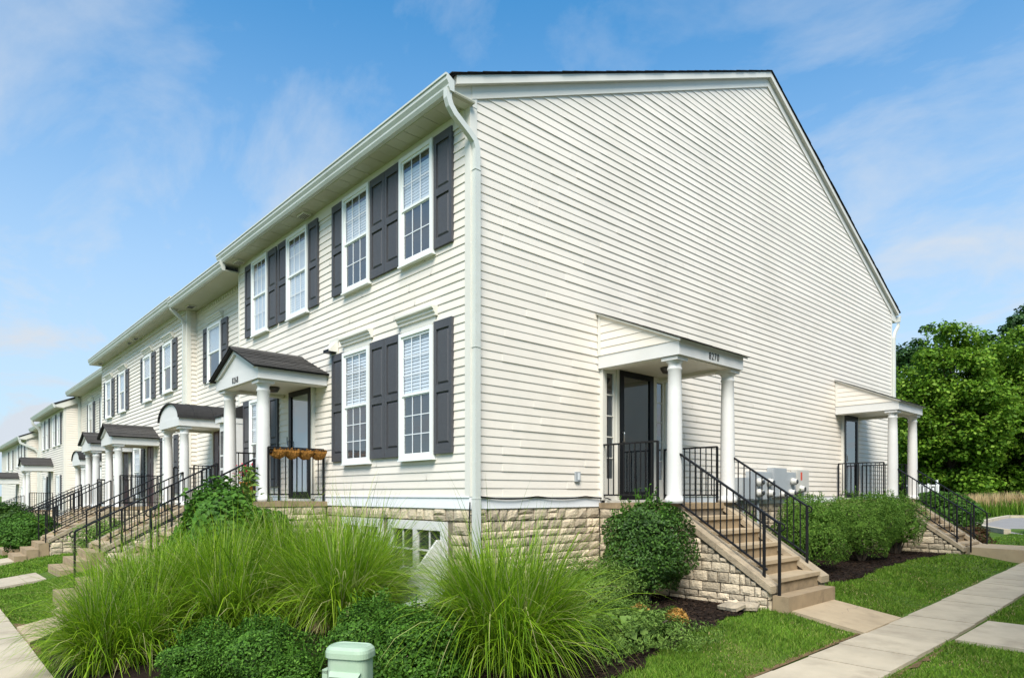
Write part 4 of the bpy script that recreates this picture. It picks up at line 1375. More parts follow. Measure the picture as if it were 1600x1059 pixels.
# ================================================================== steps and railings
def set_of(tagname, M, cx, w, land, z_top, run, n, ext, z_ext, ext_run, rail_h, faces, seed, far=False, rails=(1, -1), landing_rails=True, wall_y=0, over=None, wcut=0.0):
    F = M @ Matrix.Translation((cx, 0, 0))
    s = steps(tagname[0], F, w, land, z_top, run, n, ext, z_ext, faces, seed, group='entry steps', ext_run=ext_run, far=far, wcut=wcut)
    tf = s['topf']
    R_ = Matrix.Translation((0, 0, 0))
    for sgn in rails:
        x_ = sgn * (w / 2 - .1)
        ov_ = over if over is not None else .10
        ov_ = ov_[0 if sgn > 0 else 1] if isinstance(ov_, tuple) else ov_
        ye = s['end'] - ov_
        y0 = -land + .01
        pts = [(y0, tf(-land) + rail_h), (ye, tf(ye) + rail_h)]
        zf_end = z_ext + .02
        ym = s['end'] + .10
        ym = max(ym, ye + .0)
        posts = [(y0, tf(y0) + .01), (ym, tf(ym) + .0)]
        if ye < s['end'] - .01:
            posts.append((ye, zf_end))
        if run > 1.55:
            posts.append(((y0 + ym) / 2, tf((y0 + ym) / 2) + .01))
        railing(tagname[1] if sgn > 0 else tagname[2], pts, F, rail_h - .03, x_, posts, F @ Matrix.Translation((x_, ym, tf(ym))), group='black stair railings', scroll=True, nobal_after=max(s['end'] + .06, ye))
        if landing_rails:
            yb = -land + .16 if sgn > 0 else -land + .16
            pl = [(-.06, z_top + .9), (-land + .22, z_top + .9)]
            railing(tagname[3] if sgn > 0 else tagname[4], pl, F, .86, sgn * (w / 2 - .03), [(-.06, z_top - .02), (-land + .22, z_top - .02)], F @ Matrix.Translation((sgn * (w / 2 - .03), -.1, z_top)), name='landing_railing', scroll=False, bottom_gap=.08, group='landing railings')
    return s


set_of(('stone-sided concrete steps below the 8270 canopy', 'far handrail of the steps below the 8270 canopy', 'near handrail of the steps below the 8270 canopy',
        'landing railing on the far side under the 8270 canopy', 'landing railing in front of the door under the 8270 canopy'),
       Mg, 3.43, 1.70, 1.29, -.13, 1.45, 5, 1, -1.46, .24, .83, ('L', 'R'), 31, over=(-.20, .10), wcut=.18)
set_of(('short stone-sided steps at the rear door, half behind hedges', 'far handrail of the rear door steps', 'near handrail of the rear door steps',
        'landing railing beyond the rear door', 'landing railing in front of the rear door'),
       Mg, 12.61, 1.66, 1.32, -.13, 1.35, 5, 0, -1.30, 0, .83, ('L',), 41, over=.16)
set_of(('steps to the gabled 8268 porch, ending in concrete blocks', 'near handrail of the 8268 porch steps', 'far handrail of the 8268 porch steps',
        'landing railing carrying the coir planter', 'landing railing on the far side of the 8268 porch'),
       Mf, -4.955, 1.95, 1.25, -.12, 1.62, 5, 3, gz(-4.9, -3.6) + .02, .84, .74, ('R',), 51, over=(-.12, .56))
set_of(('steps to the vaulted porch with three free concrete blocks', 'near handrail of the vaulted porch steps', 'far handrail of the vaulted porch steps',
        'near landing railing of the vaulted porch', 'far landing railing of the vaulted porch'),
       M2, -9.93, 1.62, 1.12, -.25, 1.5, 5, 3, gz(-9.9, -3.2), .80, .80, ('R',), 61, far=True)
set_of(('steps to the nearer gabled porch of the long townhouse', 'near handrail at the nearer gabled porch', 'far handrail at the nearer gabled porch',
        'near landing railing at the nearer gabled porch', 'far landing railing at the nearer gabled porch'),
       M3, -15.3, 1.55, 1.25, -.36, 1.4, 5, 3, gz(-15, -3.3), .78, .80, ('R',), 71, far=True)
set_of(('steps to the farther gabled porch of the long townhouse', 'near handrail at the farther gabled porch', 'far handrail at the farther gabled porch',
        'near landing railing at the farther gabled porch', 'far landing railing at the farther gabled porch'),
       M3, -18.4, 1.55, 1.25, -.42, 1.4, 5, 3, gz(-18, -3.3), .78, .80, ('R',), 81, far=True)
set_of(('distant steps to the second vaulted porch', 'near handrail at the second vaulted porch', 'far handrail at the second vaulted porch', '', ''),
       M4, -24.3, 1.6, 1.3, -.6, 1.4, 5, 2, gz(-24, -3), .6, .80, ('R',), 91, far=True, landing_rails=False)
set_of(('distant steps to the projecting townhouse', 'near handrail at the projecting townhouse', 'far handrail at the projecting townhouse', 'near landing railing at the projecting townhouse', 'far landing railing at the projecting townhouse'),
       M5, -35.3, 1.6, 1.25, -.82, 1.5, 5, 2, gz(-35, -3), .6, .82, ('R',), 95, far=True)

# ================================================================== smaller things
# coir planter on the 8268 landing railing
pl = thing('hanging_planter', 'brown coir-lined trough planter on the 8268 landing railing', 'planter', frame(-3.98, -.55, .50))
bb = MB()
NL, NC = 56, 9
for i in range(NL + 1):
    t = i / NL
    yy = -1.02 + .94 * t
    dp = .085 + .075 * abs(math.sin(t * PI * 4)) ** .6
    for j in range(NC + 1):
        a = PI * j / NC
        rr = random.uniform(.93, 1.08)
        bb.v.append((-3.93 + .105 * math.cos(a) * rr, yy + random.uniform(-.006, .006), .745 - dp * math.sin(a) * rr + (random.uniform(-.012, .03) if j in (0, NC) else 0)))
for i in range(NL):
    for j in range(NC):
        a = i * (NC + 1) + j
        bb.f.append((a, a + 1, a + NC + 2, a + NC + 1))
mb('coir_liner', bb, 'coir', pl)
mb('compost', MB().box(-4.02, -3.84, -1.01, -.09, .69, .715), 'mulch', pl)
mb('wire_frame', MB().tube([(-3.83, -1.03, .745), (-3.83, -.08, .745)], .008, 6).tube([(-4.03, -1.03, .745), (-4.03, -.08, .745)], .008, 6), 'black_metal', pl)
# utility pedestal
up = thing('utility_pedestal', 'pale green plastic cable pedestal in front of the low boxwoods', 'utility box', frame(2.63, -3.15, -1.63, math.radians(33)))
UM = frame(2.63, -3.15, -1.63, math.radians(33))


def rrect(w, d, r, n=6):
    pts = []
    for cx, cy, a0 in ((w / 2 - r, d / 2 - r, 0), (-w / 2 + r, d / 2 - r, PI / 2), (-w / 2 + r, -d / 2 + r, PI), (w / 2 - r, -d / 2 + r, 3 * PI / 2)):
        for i in range(n + 1):
            a = a0 + PI / 2 * i / n
            pts.append((cx + r * math.cos(a), cy + r * math.sin(a)))
    return pts


def loft(b, secs):
    n = len(secs[0][0])
    base = len(b.v)
    for pts, z in secs:
        b.v += [(p[0], p[1], z) for p in pts]
    for i in range(len(secs) - 1):
        for j in range(n):
            b.f.append((base + i * n + j, base + i * n + (j + 1) % n, base + (i + 1) * n + (j + 1) % n, base + (i + 1) * n + j))
    b.f.append(tuple(base + j for j in range(n))[::-1])
    b.f.append(tuple(base + (len(secs) - 1) * n + j for j in range(n)))
    return b


mb('housing', loft(MB(), [(rrect(.30, .20, .07), 0), (rrect(.285, .188, .066), .56)]), 'green_box', up, UM)
mb('lid', loft(MB(), [(rrect(.315, .215, .075), .545), (rrect(.315, .215, .075), .58), (rrect(.305, .205, .073), .60), (rrect(.27, .17, .06), .618), (rrect(.255, .155, .055), .619), (rrect(.25, .15, .055), .615), (rrect(.1, .05, .02), .622)]), 'green_box', up, UM)
for zz in (.40, .24, .08):
    mb('moulded_rib', loft(MB(), [([(-.10, -.088), (.125, -.088), (.125, -.108), (-.10, -.108)][::-1], zz), ([(-.09, -.088), (.115, -.088), (.115, -.125), (-.09, -.125)][::-1], zz + .03), ([(-.10, -.088), (.125, -.088), (.125, -.1), (-.10, -.1)][::-1], zz + .06)]), 'green_box', up, UM)
hp = MB()
for a in ((-.165, -.05, .30), (-.165, .02, .30)):
    hp.box(a[0] - .012, a[0] + .025, a[1] - .012, a[1] + .012, .27, .45)
hp.box(-.177, -.14, -.062, .032, .43, .456); hp.box(-.177, -.14, -.062, .032, .255, .28)
mb('latch', hp, 'green_box', up, UM)
mb('hasp', MB().box(-.15, -.11, -.10, -.085, .33, .40), 'green_box', up, UM)

# window-well liners: curved white metal
for cx in (-1.24, -2.80):
    th = thing('window_well', 'curved white metal window well by the %s basement window' % ('right' if cx > -2 else 'left'), 'window well', frame(cx, -.3, -1.45), 'window wells')
    b = MB()
    N = 14
    for i in range(N):
        a0, a1 = PI * i / N, PI * (i + 1) / N
        p = lambda a, r: (cx + r * .86 * math.cos(a), -.62 * r * math.sin(a))
        q = [p(a0, 1), p(a1, 1), p(a1, .975), p(a0, .975)]
        b.hexa([(q[0][0], q[0][1], -1.8), (q[3][0], q[3][1], -1.8), (q[2][0], q[2][1], -1.8), (q[1][0], q[1][1], -1.8), (q[0][0], q[0][1], -1.2), (q[3][0], q[3][1], -1.2), (q[2][0], q[2][1], -1.2), (q[1][0], q[1][1], -1.2)])
    mb('liner', b, 'galvanised', th)
    mb('cover_flap', MB().prism([(-.05, -.62), (-.10, -.62), (-.60, -1.18), (-.58, -1.22), (-.05, -1.22)], cx + .62, cx + .66, 'x'), 'white', th)
spl = mb('splash_board', MB().hexa([(.15, -1.25, -1.34), (.45, -1.15, -1.34), (.35, -.35, -1.30), (.08, -.4, -1.30), (.15, -1.25, -1.28), (.45, -1.15, -1.28), (.35, -.35, -1.22), (.08, -.4, -1.22)]), 'galvanised')
tag(spl, 'pale concrete splash block half hidden in the grass below the downspout', 'splash block')
rubble = []
for i, (rx, ry, s_, rz_) in enumerate(((2.62, 2.28, .20, .3), (2.42, 2.30, .15, 1.0), (2.50, 2.12, .22, -.2))):
    me = STONES[i]
    o = put('loose_stone', me, None, None, Matrix.Translation((rx, ry, -1.40)) @ Matrix.Rotation(rz_, 4, 'Z') @ Matrix.Rotation(-1.35, 4, 'X') @ Matrix.Diagonal((s_ * 1.4, .07, s_, 1)))
    tag(o, ['broad loose stone fallen beside the bottom step cheek', 'small loose stone fallen by the stone cheek wall', 'flat loose stone lying on the mulch by the steps'][i], 'stone', 'stones fallen from the step wall')


# ================================================================== plants
def unit(n):
    v = rng.normal(size=(n, 3))
    return v / np.linalg.norm(v, axis=1, keepdims=True)


def leaves(name, P, N, size, m, parent, tilt=.6, aspect=.55, M=None, fold=.18):
    """one folded pointed leaf (4 vertices, 2 triangles) at every point"""
    n = len(P)
    d = N + tilt * unit(n)
    d /= np.linalg.norm(d, axis=1, keepdims=True)
    ref = unit(n)
    a = np.cross(d, ref); a /= np.linalg.norm(a, axis=1, keepdims=True)
    b = np.cross(d, a)
    s = (size * rng.uniform(.6, 1.25, n))[:, None]
    v = np.empty((n, 4, 3))
    v[:, 0] = P - a * s * .5
    v[:, 1] = P + b * s * aspect * .5 + d * s * fold
    v[:, 2] = P + a * s * .5
    v[:, 3] = P - b * s * aspect * .5 + d * s * fold
    me = np_mesh(name, v, [(0, 1, 2), (0, 2, 3)], 2, m)
    o = put(name, me, None, parent, M)
    return o


def lumpy(u, k=3.0, amp=.16, seed=0):
    r = np.random.default_rng(seed)
    out_ = np.ones(len(u))
    for _ in range(7):
        w_ = r.normal(size=3) * k
        out_ += amp / 2.2 * np.sin(u @ w_ + r.uniform(0, 6.28))
    return out_


def bush(name, label, cat, c, r, n, leaf, m, seed=0, amp=.16, shell=.35, group=None, tilt=.7, sprigs=0, k=3.2, aspect=.55, flat_bottom=True):
    """dense clipped or natural shrub: leaves through the outer shell of a lumpy body, twigs and a dark woody core inside"""
    zg = gz(c[0], c[1])
    base = (c[0], c[1], zg)
    th = thing(name, label, cat, frame(*base), group)
    u = unit(n)
    if flat_bottom:
        u[:, 2] = np.where(u[:, 2] < -.75, -u[:, 2] * .6, u[:, 2])
        u /= np.linalg.norm(u, axis=1, keepdims=True)
    rad = lumpy(u, k, amp, seed) * (1 - shell * rng.random(n) ** 1.6)
    P = u * rad[:, None] * np.array(r) + np.array([c[0], c[1], c[2]])
    P[:, 2] = np.maximum(P[:, 2], zg + .03)
    N = u / np.array(r); N /= np.linalg.norm(N, axis=1, keepdims=True)
    N[:, 2] += .35
    o = leaves('foliage', P, N, leaf, m, th, tilt, aspect)
    # core: dark inner mass of twigs
    tw = MB()
    rd = random.Random(seed)
    for i in range(26):
        a = rd.uniform(0, 2 * PI); e = rd.uniform(.15, 1.45)
        d = Vector((math.cos(a) * math.cos(e) * r[0], math.sin(a) * math.cos(e) * r[1], math.sin(e) * r[2] * 1.3)) * .8
        st = Vector((c[0] + rd.uniform(-.08, .08), c[1] + rd.uniform(-.08, .08), zg - .02))
        mid = st + Vector((d.x * .4, d.y * .4, max(.1, (c[2] - zg) * .7)))
        en = Vector((c[0], c[1], c[2])) + Vector((d.x, d.y, d.z * .6))
        tw.tube([st, mid, en], [.014, .010, .004], 4)
    mb('twigs', tw, 'bark', th)
    n2 = 500
    uu = unit(n2)
    PP = uu * (rng.random(n2) ** .5)[:, None] * np.array(r) * .72 + np.array(c)
    PP[:, 2] = np.maximum(PP[:, 2], zg + .02)
    leaves('inner_foliage', PP, uu, leaf * 3.2, m, th, 1.2, .9)
    if sprigs:
        sp = MB()
        pts, nrm = [], []
        for i in range(sprigs):
            a = rd.uniform(0, 2 * PI); e = rd.uniform(.5, 1.4)
            d = Vector((math.cos(a) * math.cos(e), math.sin(a) * math.cos(e), math.sin(e)))
            st = Vector((c[0] + d.x * r[0] * .85, c[1] + d.y * r[1] * .85, c[2] + d.z * r[2] * .85))
            ln = rd.uniform(.12, .3) * (.55 if leaf < .04 else 1)
            en = st + (d * .5 + Vector((0, 0, .8))).normalized() * ln
            sp.tube([st, en], [.005, .003], 4)
            for q in range(int(10 + ln * 30)):
                t = rd.random()
                pts.append(np.array(st.lerp(en, t)) + rng.normal(size=3) * .02)
                nrm.append(rng.normal(size=3) * .6 + np.array([0, 0, .6]))
        mb('sprig', sp, 'leaf_shrub', th)
        leaves('sprig_leaves', np.array(pts), np.array(nrm), leaf * 1.15, 'leaf_shrub' if m not in ('leaf_yew', 'leaf_box') else m, th, .5, aspect)
    return th


def grass_clump(label, x, y, h, spread, n, seed, lean=(0, 0), bias=None, wd=.0050):
    """fountain grass: arching tapering blades, each a strip of its own"""
    r = np.random.default_rng(seed)
    zg = gz(x, y)
    th = thing('ornamental_grass', label, 'ornamental grass', frame(x, y, zg), 'ornamental grasses in the corner bed')
    S = 7
    T = 16
    taz = r.uniform(0, 2 * PI, T); tr_ = np.sqrt(r.random(T)) * .24 * spread; tl = r.uniform(.68, 1.18, T)
    tid = r.integers(0, T, n)
    az = np.where(r.random(n) < .72, taz[tid] + r.normal(0, .75, n), r.uniform(0, 2 * PI, n))
    bx = x + tr_[tid] * np.cos(taz[tid]) + r.normal(0, .05, n); by = y + tr_[tid] * np.sin(taz[tid]) + r.normal(0, .05, n)
    L = h * r.uniform(.45, 1.22, n) * tl[tid] * np.where(r.random(n) < .07, 1.25, 1.0)
    out0 = np.abs(r.normal(.22, .2, n)) * spread
    bend = r.uniform(.25, 1.9, n) ** 1.25 * (.5 + .75 * r.random(n))
    straight = r.random(n) < .2
    bend = np.where(straight, bend * .35, bend)
    dirx = np.cos(az) + lean[0] + r.normal(0, .5, n); diry = np.sin(az) + lean[1] + r.normal(0, .5, n)
    q = np.hypot(dirx, diry) + 1e-6
    dirx, diry = dirx / q, diry / q
    w = wd * r.uniform(.6, 1.35, n)
    th0 = out0 * .9
    cx_, cy_, cz_ = bx.copy(), by.copy(), np.full(n, zg - .02)
    V = np.empty((n, S * 2 - 1, 3))
    px_, py_ = -diry, dirx
    tw_ = r.uniform(-.9, .9, n)
    kink = np.where(r.random(n) < .06, r.integers(3, S, n), 99)
    for s_ in range(S):
        t = s_ / (S - 1)
        ang = th0 + bend * t ** 1.5 * 1.25
        ang = np.where(s_ >= kink, ang + 1.1, ang)
        ang = np.minimum(ang, 2.5)
        if s_ > 0:
            step = L / (S - 1)
            cx_ = cx_ + step * np.sin(ang) * dirx; cy_ = cy_ + step * np.sin(ang) * diry; cz_ = cz_ + step * np.cos(ang)
        ww = w * (1 - .86 * t ** 2.6)
        ox = px_ * np.cos(tw_) ; oy = py_ * np.cos(tw_); oz = np.sin(tw_) * .5
        if s_ < S - 1:
            V[:, s_ * 2, 0] = cx_ - ox * ww; V[:, s_ * 2, 1] = cy_ - oy * ww; V[:, s_ * 2, 2] = cz_ - oz * ww
            V[:, s_ * 2 + 1, 0] = cx_ + ox * ww; V[:, s_ * 2 + 1, 1] = cy_ + oy * ww; V[:, s_ * 2 + 1, 2] = cz_ + oz * ww
        else:
            V[:, s_ * 2, 0] = cx_; V[:, s_ * 2, 1] = cy_; V[:, s_ * 2, 2] = cz_
    V[..., 2] = np.maximum(V[..., 2], g(V[..., 0], V[..., 1]) + .01)
    V[..., 1] = np.where(V[..., 0] < 0, np.minimum(V[..., 1], -.03), V[..., 1])
    V[..., 0] = np.where(V[..., 1] > 0, np.maximum(V[..., 0], .06), V[..., 0])
    F = [(2 * i, 2 * i + 1, 2 * i + 3, 2 * i + 2) for i in range(S - 2)] + [(2 * (S - 2), 2 * (S - 2) + 1, 2 * (S - 1))]
    me = np_mesh('blades', V, F, len(F), 'blade')
    put('blades', me, None, th)
    # dense dead centre at the foot
    k = 500
    V2 = np.empty((k, 3, 3))
    a = r.uniform(0, 2 * PI, k); rr = np.sqrt(r.random(k)) * .22 * spread
    X, Y = x + rr * np.cos(a), y + rr * np.sin(a)
    Z = g(X, Y)
    hh = r.uniform(.08, .3, k)
    V2[:, 0] = np.stack([X - .005, Y - .003, Z], -1); V2[:, 1] = np.stack([X + .005, Y + .003, Z], -1)
    V2[:, 2] = np.stack([X + r.normal(0, .05, k), Y + r.normal(0, .05, k), Z + hh], -1)
    put('thatch', np_mesh('thatch', V2, [(0, 1, 2)], 1, 'plume'), None, th)
    return th


GR = [
    ('fountain grass clump below the right basement window', -.95, -1.05, 1.25, 1.1, 4600),
    ('tall fountain grass clump in the middle of the left grass mass', -1.60, -1.85, 1.22, 1.15, 5000),
    ('fountain grass clump left of the middle, behind the low boxwood', -1.65, -2.65, 1.12, 1.15, 4600),
    ('arching fountain grass clump towards the front pavement', -1.45, -3.35, 1.12, 1.15, 4200),
    ('leftmost low fountain grass clump hanging over the pavement', -.85, -3.80, 1.02, 1.1, 3800),
    ('large fountain grass clump right of the downspout corner', 2.52, -1.62, 1.16, 1.1, 6500),
    ('fountain grass clump half hidden behind the front boxwood', .15, -2.0, 1.10, 1.05, 4000),
    ('fountain grass clump between the basement window and the tall clump', -.60, -1.75, 1.20, 1.1, 3800),
    ('fountain grass clump at the left back of the mass by the leafy shrub', -2.35, -2.75, .98, 1.1, 3600),
    ('fountain grass clump at the left edge of the bed by the lawn', -2.25, -3.3, 1.0, 1.15, 3800),
    ('fountain grass clump in front of the middle of the mass', -.75, -2.75, 1.08, 1.1, 4000),
    ('low fountain grass tuft by the splash block', .9, -.75, .85, .9, 2400),
]
for i, (lb, x, y, h, s_, n) in enumerate(GR):
    grass_clump(lb, x, y, h, s_, int(n * 1.0), 100 + i)

bush('boxwood', 'low round boxwood right of the green pedestal', 'shrub', (2.30, -2.42, -1.24), (.50, .46, .36), 15000, .030, 'leaf_box', 3, .16, sprigs=16)
bush('boxwood', 'low boxwood behind the green pedestal, joined to its neighbour', 'shrub', (1.72, -2.45, -1.22), (.40, .40, .33), 10000, .030, 'leaf_box', 4, .18, sprigs=16)
bush('boxwood', 'low spreading boxwood left of the green pedestal', 'shrub', (1.15, -3.15, -1.42), (.50, .44, .33), 13000, .030, 'leaf_box', 5, .18, sprigs=16)
bush('boxwood', 'low boxwood in the front left of the bed', 'shrub', (.55, -3.45, -1.50), (.42, .36, .30), 9000, .030, 'leaf_box', 6, .2, sprigs=16)
bush('boxwood', 'smallest boxwood between the pedestal and the left boxwoods', 'shrub', (1.72, -3.12, -1.5), (.26, .26, .24), 5000, .028, 'leaf_box', 16, .2, sprigs=16)
bush('round_shrub', 'dark glossy round shrub in front of the stone cheek wall', 'shrub', (1.36, 1.90, -.76), (.60, .58, .68), 15000, .048, 'leaf_dark', 7, .12, sprigs=26)
bush('hydrangea', 'broad leafy shrub in front of the 8268 porch steps', 'shrub', (-3.12, -2.05, -.72), (.84, .74, .76), 11000, .085, 'leaf_shrub', 8, .2, sprigs=10, aspect=.7)
bush('yew_hedge', 'clipped yew beside the meters, nearest of three', 'shrub', (1.45, 6.75, -.72), (.68, .74, .64), 15000, .045, 'leaf_yew', 9, .12, aspect=.3, sprigs=30)
bush('yew_hedge', 'clipped yew in the middle of the three by the wall', 'shrub', (1.55, 9.0, -.68), (.80, .92, .66), 17000, .045, 'leaf_yew', 10, .12, aspect=.3, sprigs=30)
bush('yew_hedge', 'clipped yew farthest along, touching the rear steps', 'shrub', (1.6, 10.95, -.63), (.66, .62, .62), 11000, .045, 'leaf_yew', 11, .12, aspect=.3, sprigs=30)
bush('yew_hedge', 'low yew growing against the wall under the meters', 'shrub', (.48, 5.9, -.86), (.40, 1.0, .42), 8000, .045, 'leaf_yew', 21, .16, aspect=.3, sprigs=30)
bush('laurel_shrub', 'dark broadleaf shrub beyond the rear steps', 'shrub', (1.45, 14.75, -.62), (1.0, 1.0, .74), 9000, .09, 'leaf_shrub', 12, .14, aspect=.6)
bush('barberry', 'small reddish shrub at the foot of the rear steps', 'shrub', (2.35, 14.0, -1.06), (.45, .4, .3), 3000, .06, 'leaf_red', 13, .2)
bush('far_shrub', 'rounded shrub by the steps of the long townhouse', 'shrub', (-16.75, -2.85, -1.2), (.62, .75, .58), 7000, .075, 'leaf_shrub', 14, .14)
bush('far_shrub', 'low yellow-green shrub between the stone step walls', 'shrub', (-12.3, -1.7, -1.2), (.8, .75, .5), 6000, .06, 'leaf_juniper', 15, .2)
bush('far_shrub', 'dark round shrub at the far left edge', 'shrub', (-27.0, -2.5, -1.15), (1.0, .8, .75), 6000, .10, 'leaf_dark', 17, .14)
bush('juniper', 'spreading feathery juniper at the edge of the mulch', 'shrub', (2.55, -.15, -1.34), (.62, .85, .20), 11000, .045, 'leaf_juniper', 18, .3, aspect=.28, k=5)
bush('juniper', 'feathery juniper against the stone foundation', 'shrub', (1.5, .6, -1.18), (.62, .7, .36), 9000, .045, 'leaf_juniper', 19, .28, aspect=.28, k=5)
bush('stonecrop', 'orange-brown stonecrop patch beside the mulch', 'plant', (2.62, .72, -1.32), (.12, .11, .09), 700, .03, 'leaf_orange', 20, .25)
bush('stonecrop', 'small rusty stonecrop tuft among the juniper', 'plant', (2.38, .42, -1.27), (.10, .09, .09), 500, .03, 'leaf_orange', 22, .25)

# flower pot on the landing
fp = thing('flower_pot', 'brown pot of red flowers on the 8268 landing', 'flower pot', frame(-5.45, -.80, -.12))
mb('pot', MB().lathe([(.11, 0), (.16, .30), (.175, .31), (.175, .35), (.14, .35), (.13, .32)], 16), 'coir', fp, frame(-5.45, -.80, -.12), True)
k = 240
P = np.stack([-5.45 + rng.normal(0, .10, k), -.80 + rng.normal(0, .10, k), rng.uniform(.22, .52, k)], -1)
leaves('foliage', P, rng.normal(size=(k, 3)) * .5 + np.array([0, 0, .7]), .07, 'leaf_shrub', fp, .6, .5)
leaves('petal', P[:90] + np.array([0, 0, .05]), rng.normal(size=(90, 3)), .05, 'petal', fp, .6, .9)

# tall leafy stem by the 8268 steps
st = thing('climbing_stem', 'tall leafy stem rising in front of the 8268 column', 'plant', frame(-3.45, -1.55, -1.45))
mb('stem', MB().tube([(-3.45, -1.55, -1.45), (-3.44, -1.56, -.2), (-3.47, -1.55, .42)], [.012, .009, .004], 5), 'leaf_shrub', st)
k = 90
zz = rng.uniform(-.1, .42, k)
P = np.stack([-3.45 + rng.normal(0, .07, k), -1.55 + rng.normal(0, .07, k), zz], -1)
leaves('leaf', P, rng.normal(size=(k, 3)) * .5 + np.array([0, 0, .7]), .12, 'leaf_juniper', st, .6, .5)

# feather reed grass with tan plumes by the car park
rg = thing('reed_grass', 'green reed grass with tan plumes beyond the car park', 'ornamental grass', frame(-1.5, 43, gz(-1.5, 43)))
def reeds(x0, x1, y0, y1, n, zlo, zhi, wd, m, nm):
    X = rng.uniform(x0, x1, n); Y = rng.uniform(y0, y1, n); Z = g(X, Y)
    H = rng.uniform(zlo, zhi, n); a = rng.uniform(0, 2 * PI, n); lx, ly = rng.normal(0, .12, n), rng.normal(0, .12, n)
    V = np.empty((n, 3, 3))
    z0_ = Z + (H * .45 if m == 'plume' else 0)
    V[:, 0] = np.stack([X - wd * np.cos(a), Y - wd * np.sin(a), z0_], -1); V[:, 1] = np.stack([X + wd * np.cos(a), Y + wd * np.sin(a), z0_], -1)
    V[:, 2] = np.stack([X + lx, Y + ly, Z + H], -1)
    put(nm, np_mesh(nm, V, [(0, 1, 2)], 1, m), None, rg)
reeds(-5.5, 1.5, 41.5, 45, 5000, .6, 1.1, .035, 'leaf_juniper' if False else 'turf', 'blades')
reeds(-5.5, 1.5, 42, 45, 2600, 1.0, 1.55, .04, 'plume', 'plumes')


# ------------------------------------------------------------------ trees
def tree(name, label, x, y, h, rad, crown_lo, n_cl, per, leaf, m, seed, trunk_r=.18, shape=1.0, spread=.62, z0=None):
    rd = random.Random(seed)
    r = np.random.default_rng(seed)
    zg = gz(x, y) if z0 is None else z0
    th = thing(name, label, 'tree', frame(x, y, zg), 'trees behind the car park')
    t = MB()
    t.tube([(x, y, zg - .1), (x + .05, y, zg + h * .2), (x - .05, y + .05, zg + h * .5), (x, y, zg + h * .85)], [trunk_r * 1.25, trunk_r, trunk_r * .7, trunk_r * .2], 9)
    cz = zg + crown_lo + (h - crown_lo) / 2
    hz_ = (h - crown_lo) / 2
    C0 = []
    for i in range(n_cl):
        u = r.normal(size=3); u /= np.linalg.norm(u)
        k_ = r.uniform(.45, 1.0) ** .6
        fl = 1 + .22 * math.sin(u[0] * 5 + seed) * math.sin(u[1] * 4 + 1.3 * seed) + .12 * math.sin(u[2] * 7 + seed)
        c = np.array([x, y, cz]) + u * np.array([rad, rad, hz_ * shape]) * k_ * fl
        C0.append(c)
    for i in range(0, n_cl, max(1, n_cl // 26)):
        c = C0[i]
        s_ = Vector((x, y, zg + rd.uniform(crown_lo * .8, h * .6)))
        e_ = Vector(c)
        t.tube([s_, s_.lerp(e_, .5) + Vector((0, 0, .2)), e_], [trunk_r * .42, trunk_r * .25, .015], 5)
    mb('trunk', t, 'bark', th)
    P, N = [], []
    for c in C0:
        rr = r.uniform(.6, 1.25) * spread
        u = r.normal(size=(per, 3)); u /= np.linalg.norm(u, axis=1, keepdims=True)
        k_ = r.random(per) ** .45
        p = c + u * (k_ * rr)[:, None] * np.array([1.15, 1.15, .75])
        P.append(p); nn = u * .5 + np.array([0, 0, .8]); N.append(nn)
    P = np.concatenate(P); N = np.concatenate(N)
    P[:, 2] = np.maximum(P[:, 2], zg + .15)
    leaves('crown', P, N, leaf, m, th, .8, .75, fold=.12)
    return th


for nm, lb, x_, y_, h_, rad_, lo_, ncl, per_, lf, mm_, sd, sp_ in (
        ('maple_tree', 'broad bright green maple behind the rear porch', -7.53, 53.3, 13.0, 4.0, .9, 300, 190, .28, 'leaf_maple', 1, 1.0),
        ('maple_tree', 'bright green maple filling the right edge', -4.22, 58.39, 13.0, 4.5, .9, 320, 190, .28, 'leaf_maple', 2, 1.0),
        ('maple_tree', 'green maple hugging the corner of the gable wall', -11.67, 57.66, 11.6, 3.3, .6, 190, 180, .30, 'leaf_maple', 6, 1.0),
        ('maple_tree', 'smaller maple low in the gap between the two large ones', -6.97, 61.32, 9.4, 4.2, .5, 230, 170, .30, 'leaf_maple', 9, 1.0),
        ('dark_tree', 'darker taller tree showing behind the maples by the wall', -18.66, 85.57, 21.3, 4.0, 4.0, 150, 150, .42, 'leaf_far', 3, 1.1),
        ('dark_tree', 'tall tree rising at the upper right edge', -7.83, 90.0, 24.5, 5.0, 7, 200, 150, .42, 'leaf_far', 4, 1.1),
        ('dark_tree', 'dark tree low behind the maples', -12.64, 83.26, 10.5, 8.0, .3, 260, 130, .46, 'leaf_far', 5, 1.3)):
    tree(nm, lb, x_, y_, h_, rad_, lo_, ncl, per_, lf, mm_, sd, .26 if y_ < 62 else .4, spread=sp_)

# white picket fence glimpsed through the rear railing
fx, fy = -6.15, 41.48
fh = thing('picket_fence', 'white picket fence glimpsed through the rear railing', 'fence', frame(fx, fy, gz(fx, fy)))
FM = frame(fx, fy, gz(fx, fy), ANG)
for i in range(13):
    xx_ = -.95 + i * .155
    put('picket', boxm(.11, .025, round(1.9 + .14 * math.sin(i * 1.7), 2), 'white'), None, fh, FM @ Matrix.Translation((xx_, 0, .15)))
for zz_ in (1.2, 2.0):
    put('fence_rail', boxm(2.1, .03, .09, 'white'), None, fh, FM @ Matrix.Translation((0, .03, zz_)))
for xx_ in (-.9, .9):
    put('fence_post', boxm(.1, .1, 2.4, 'white'), None, fh, FM @ Matrix.Translation((xx_, .1, 0)))


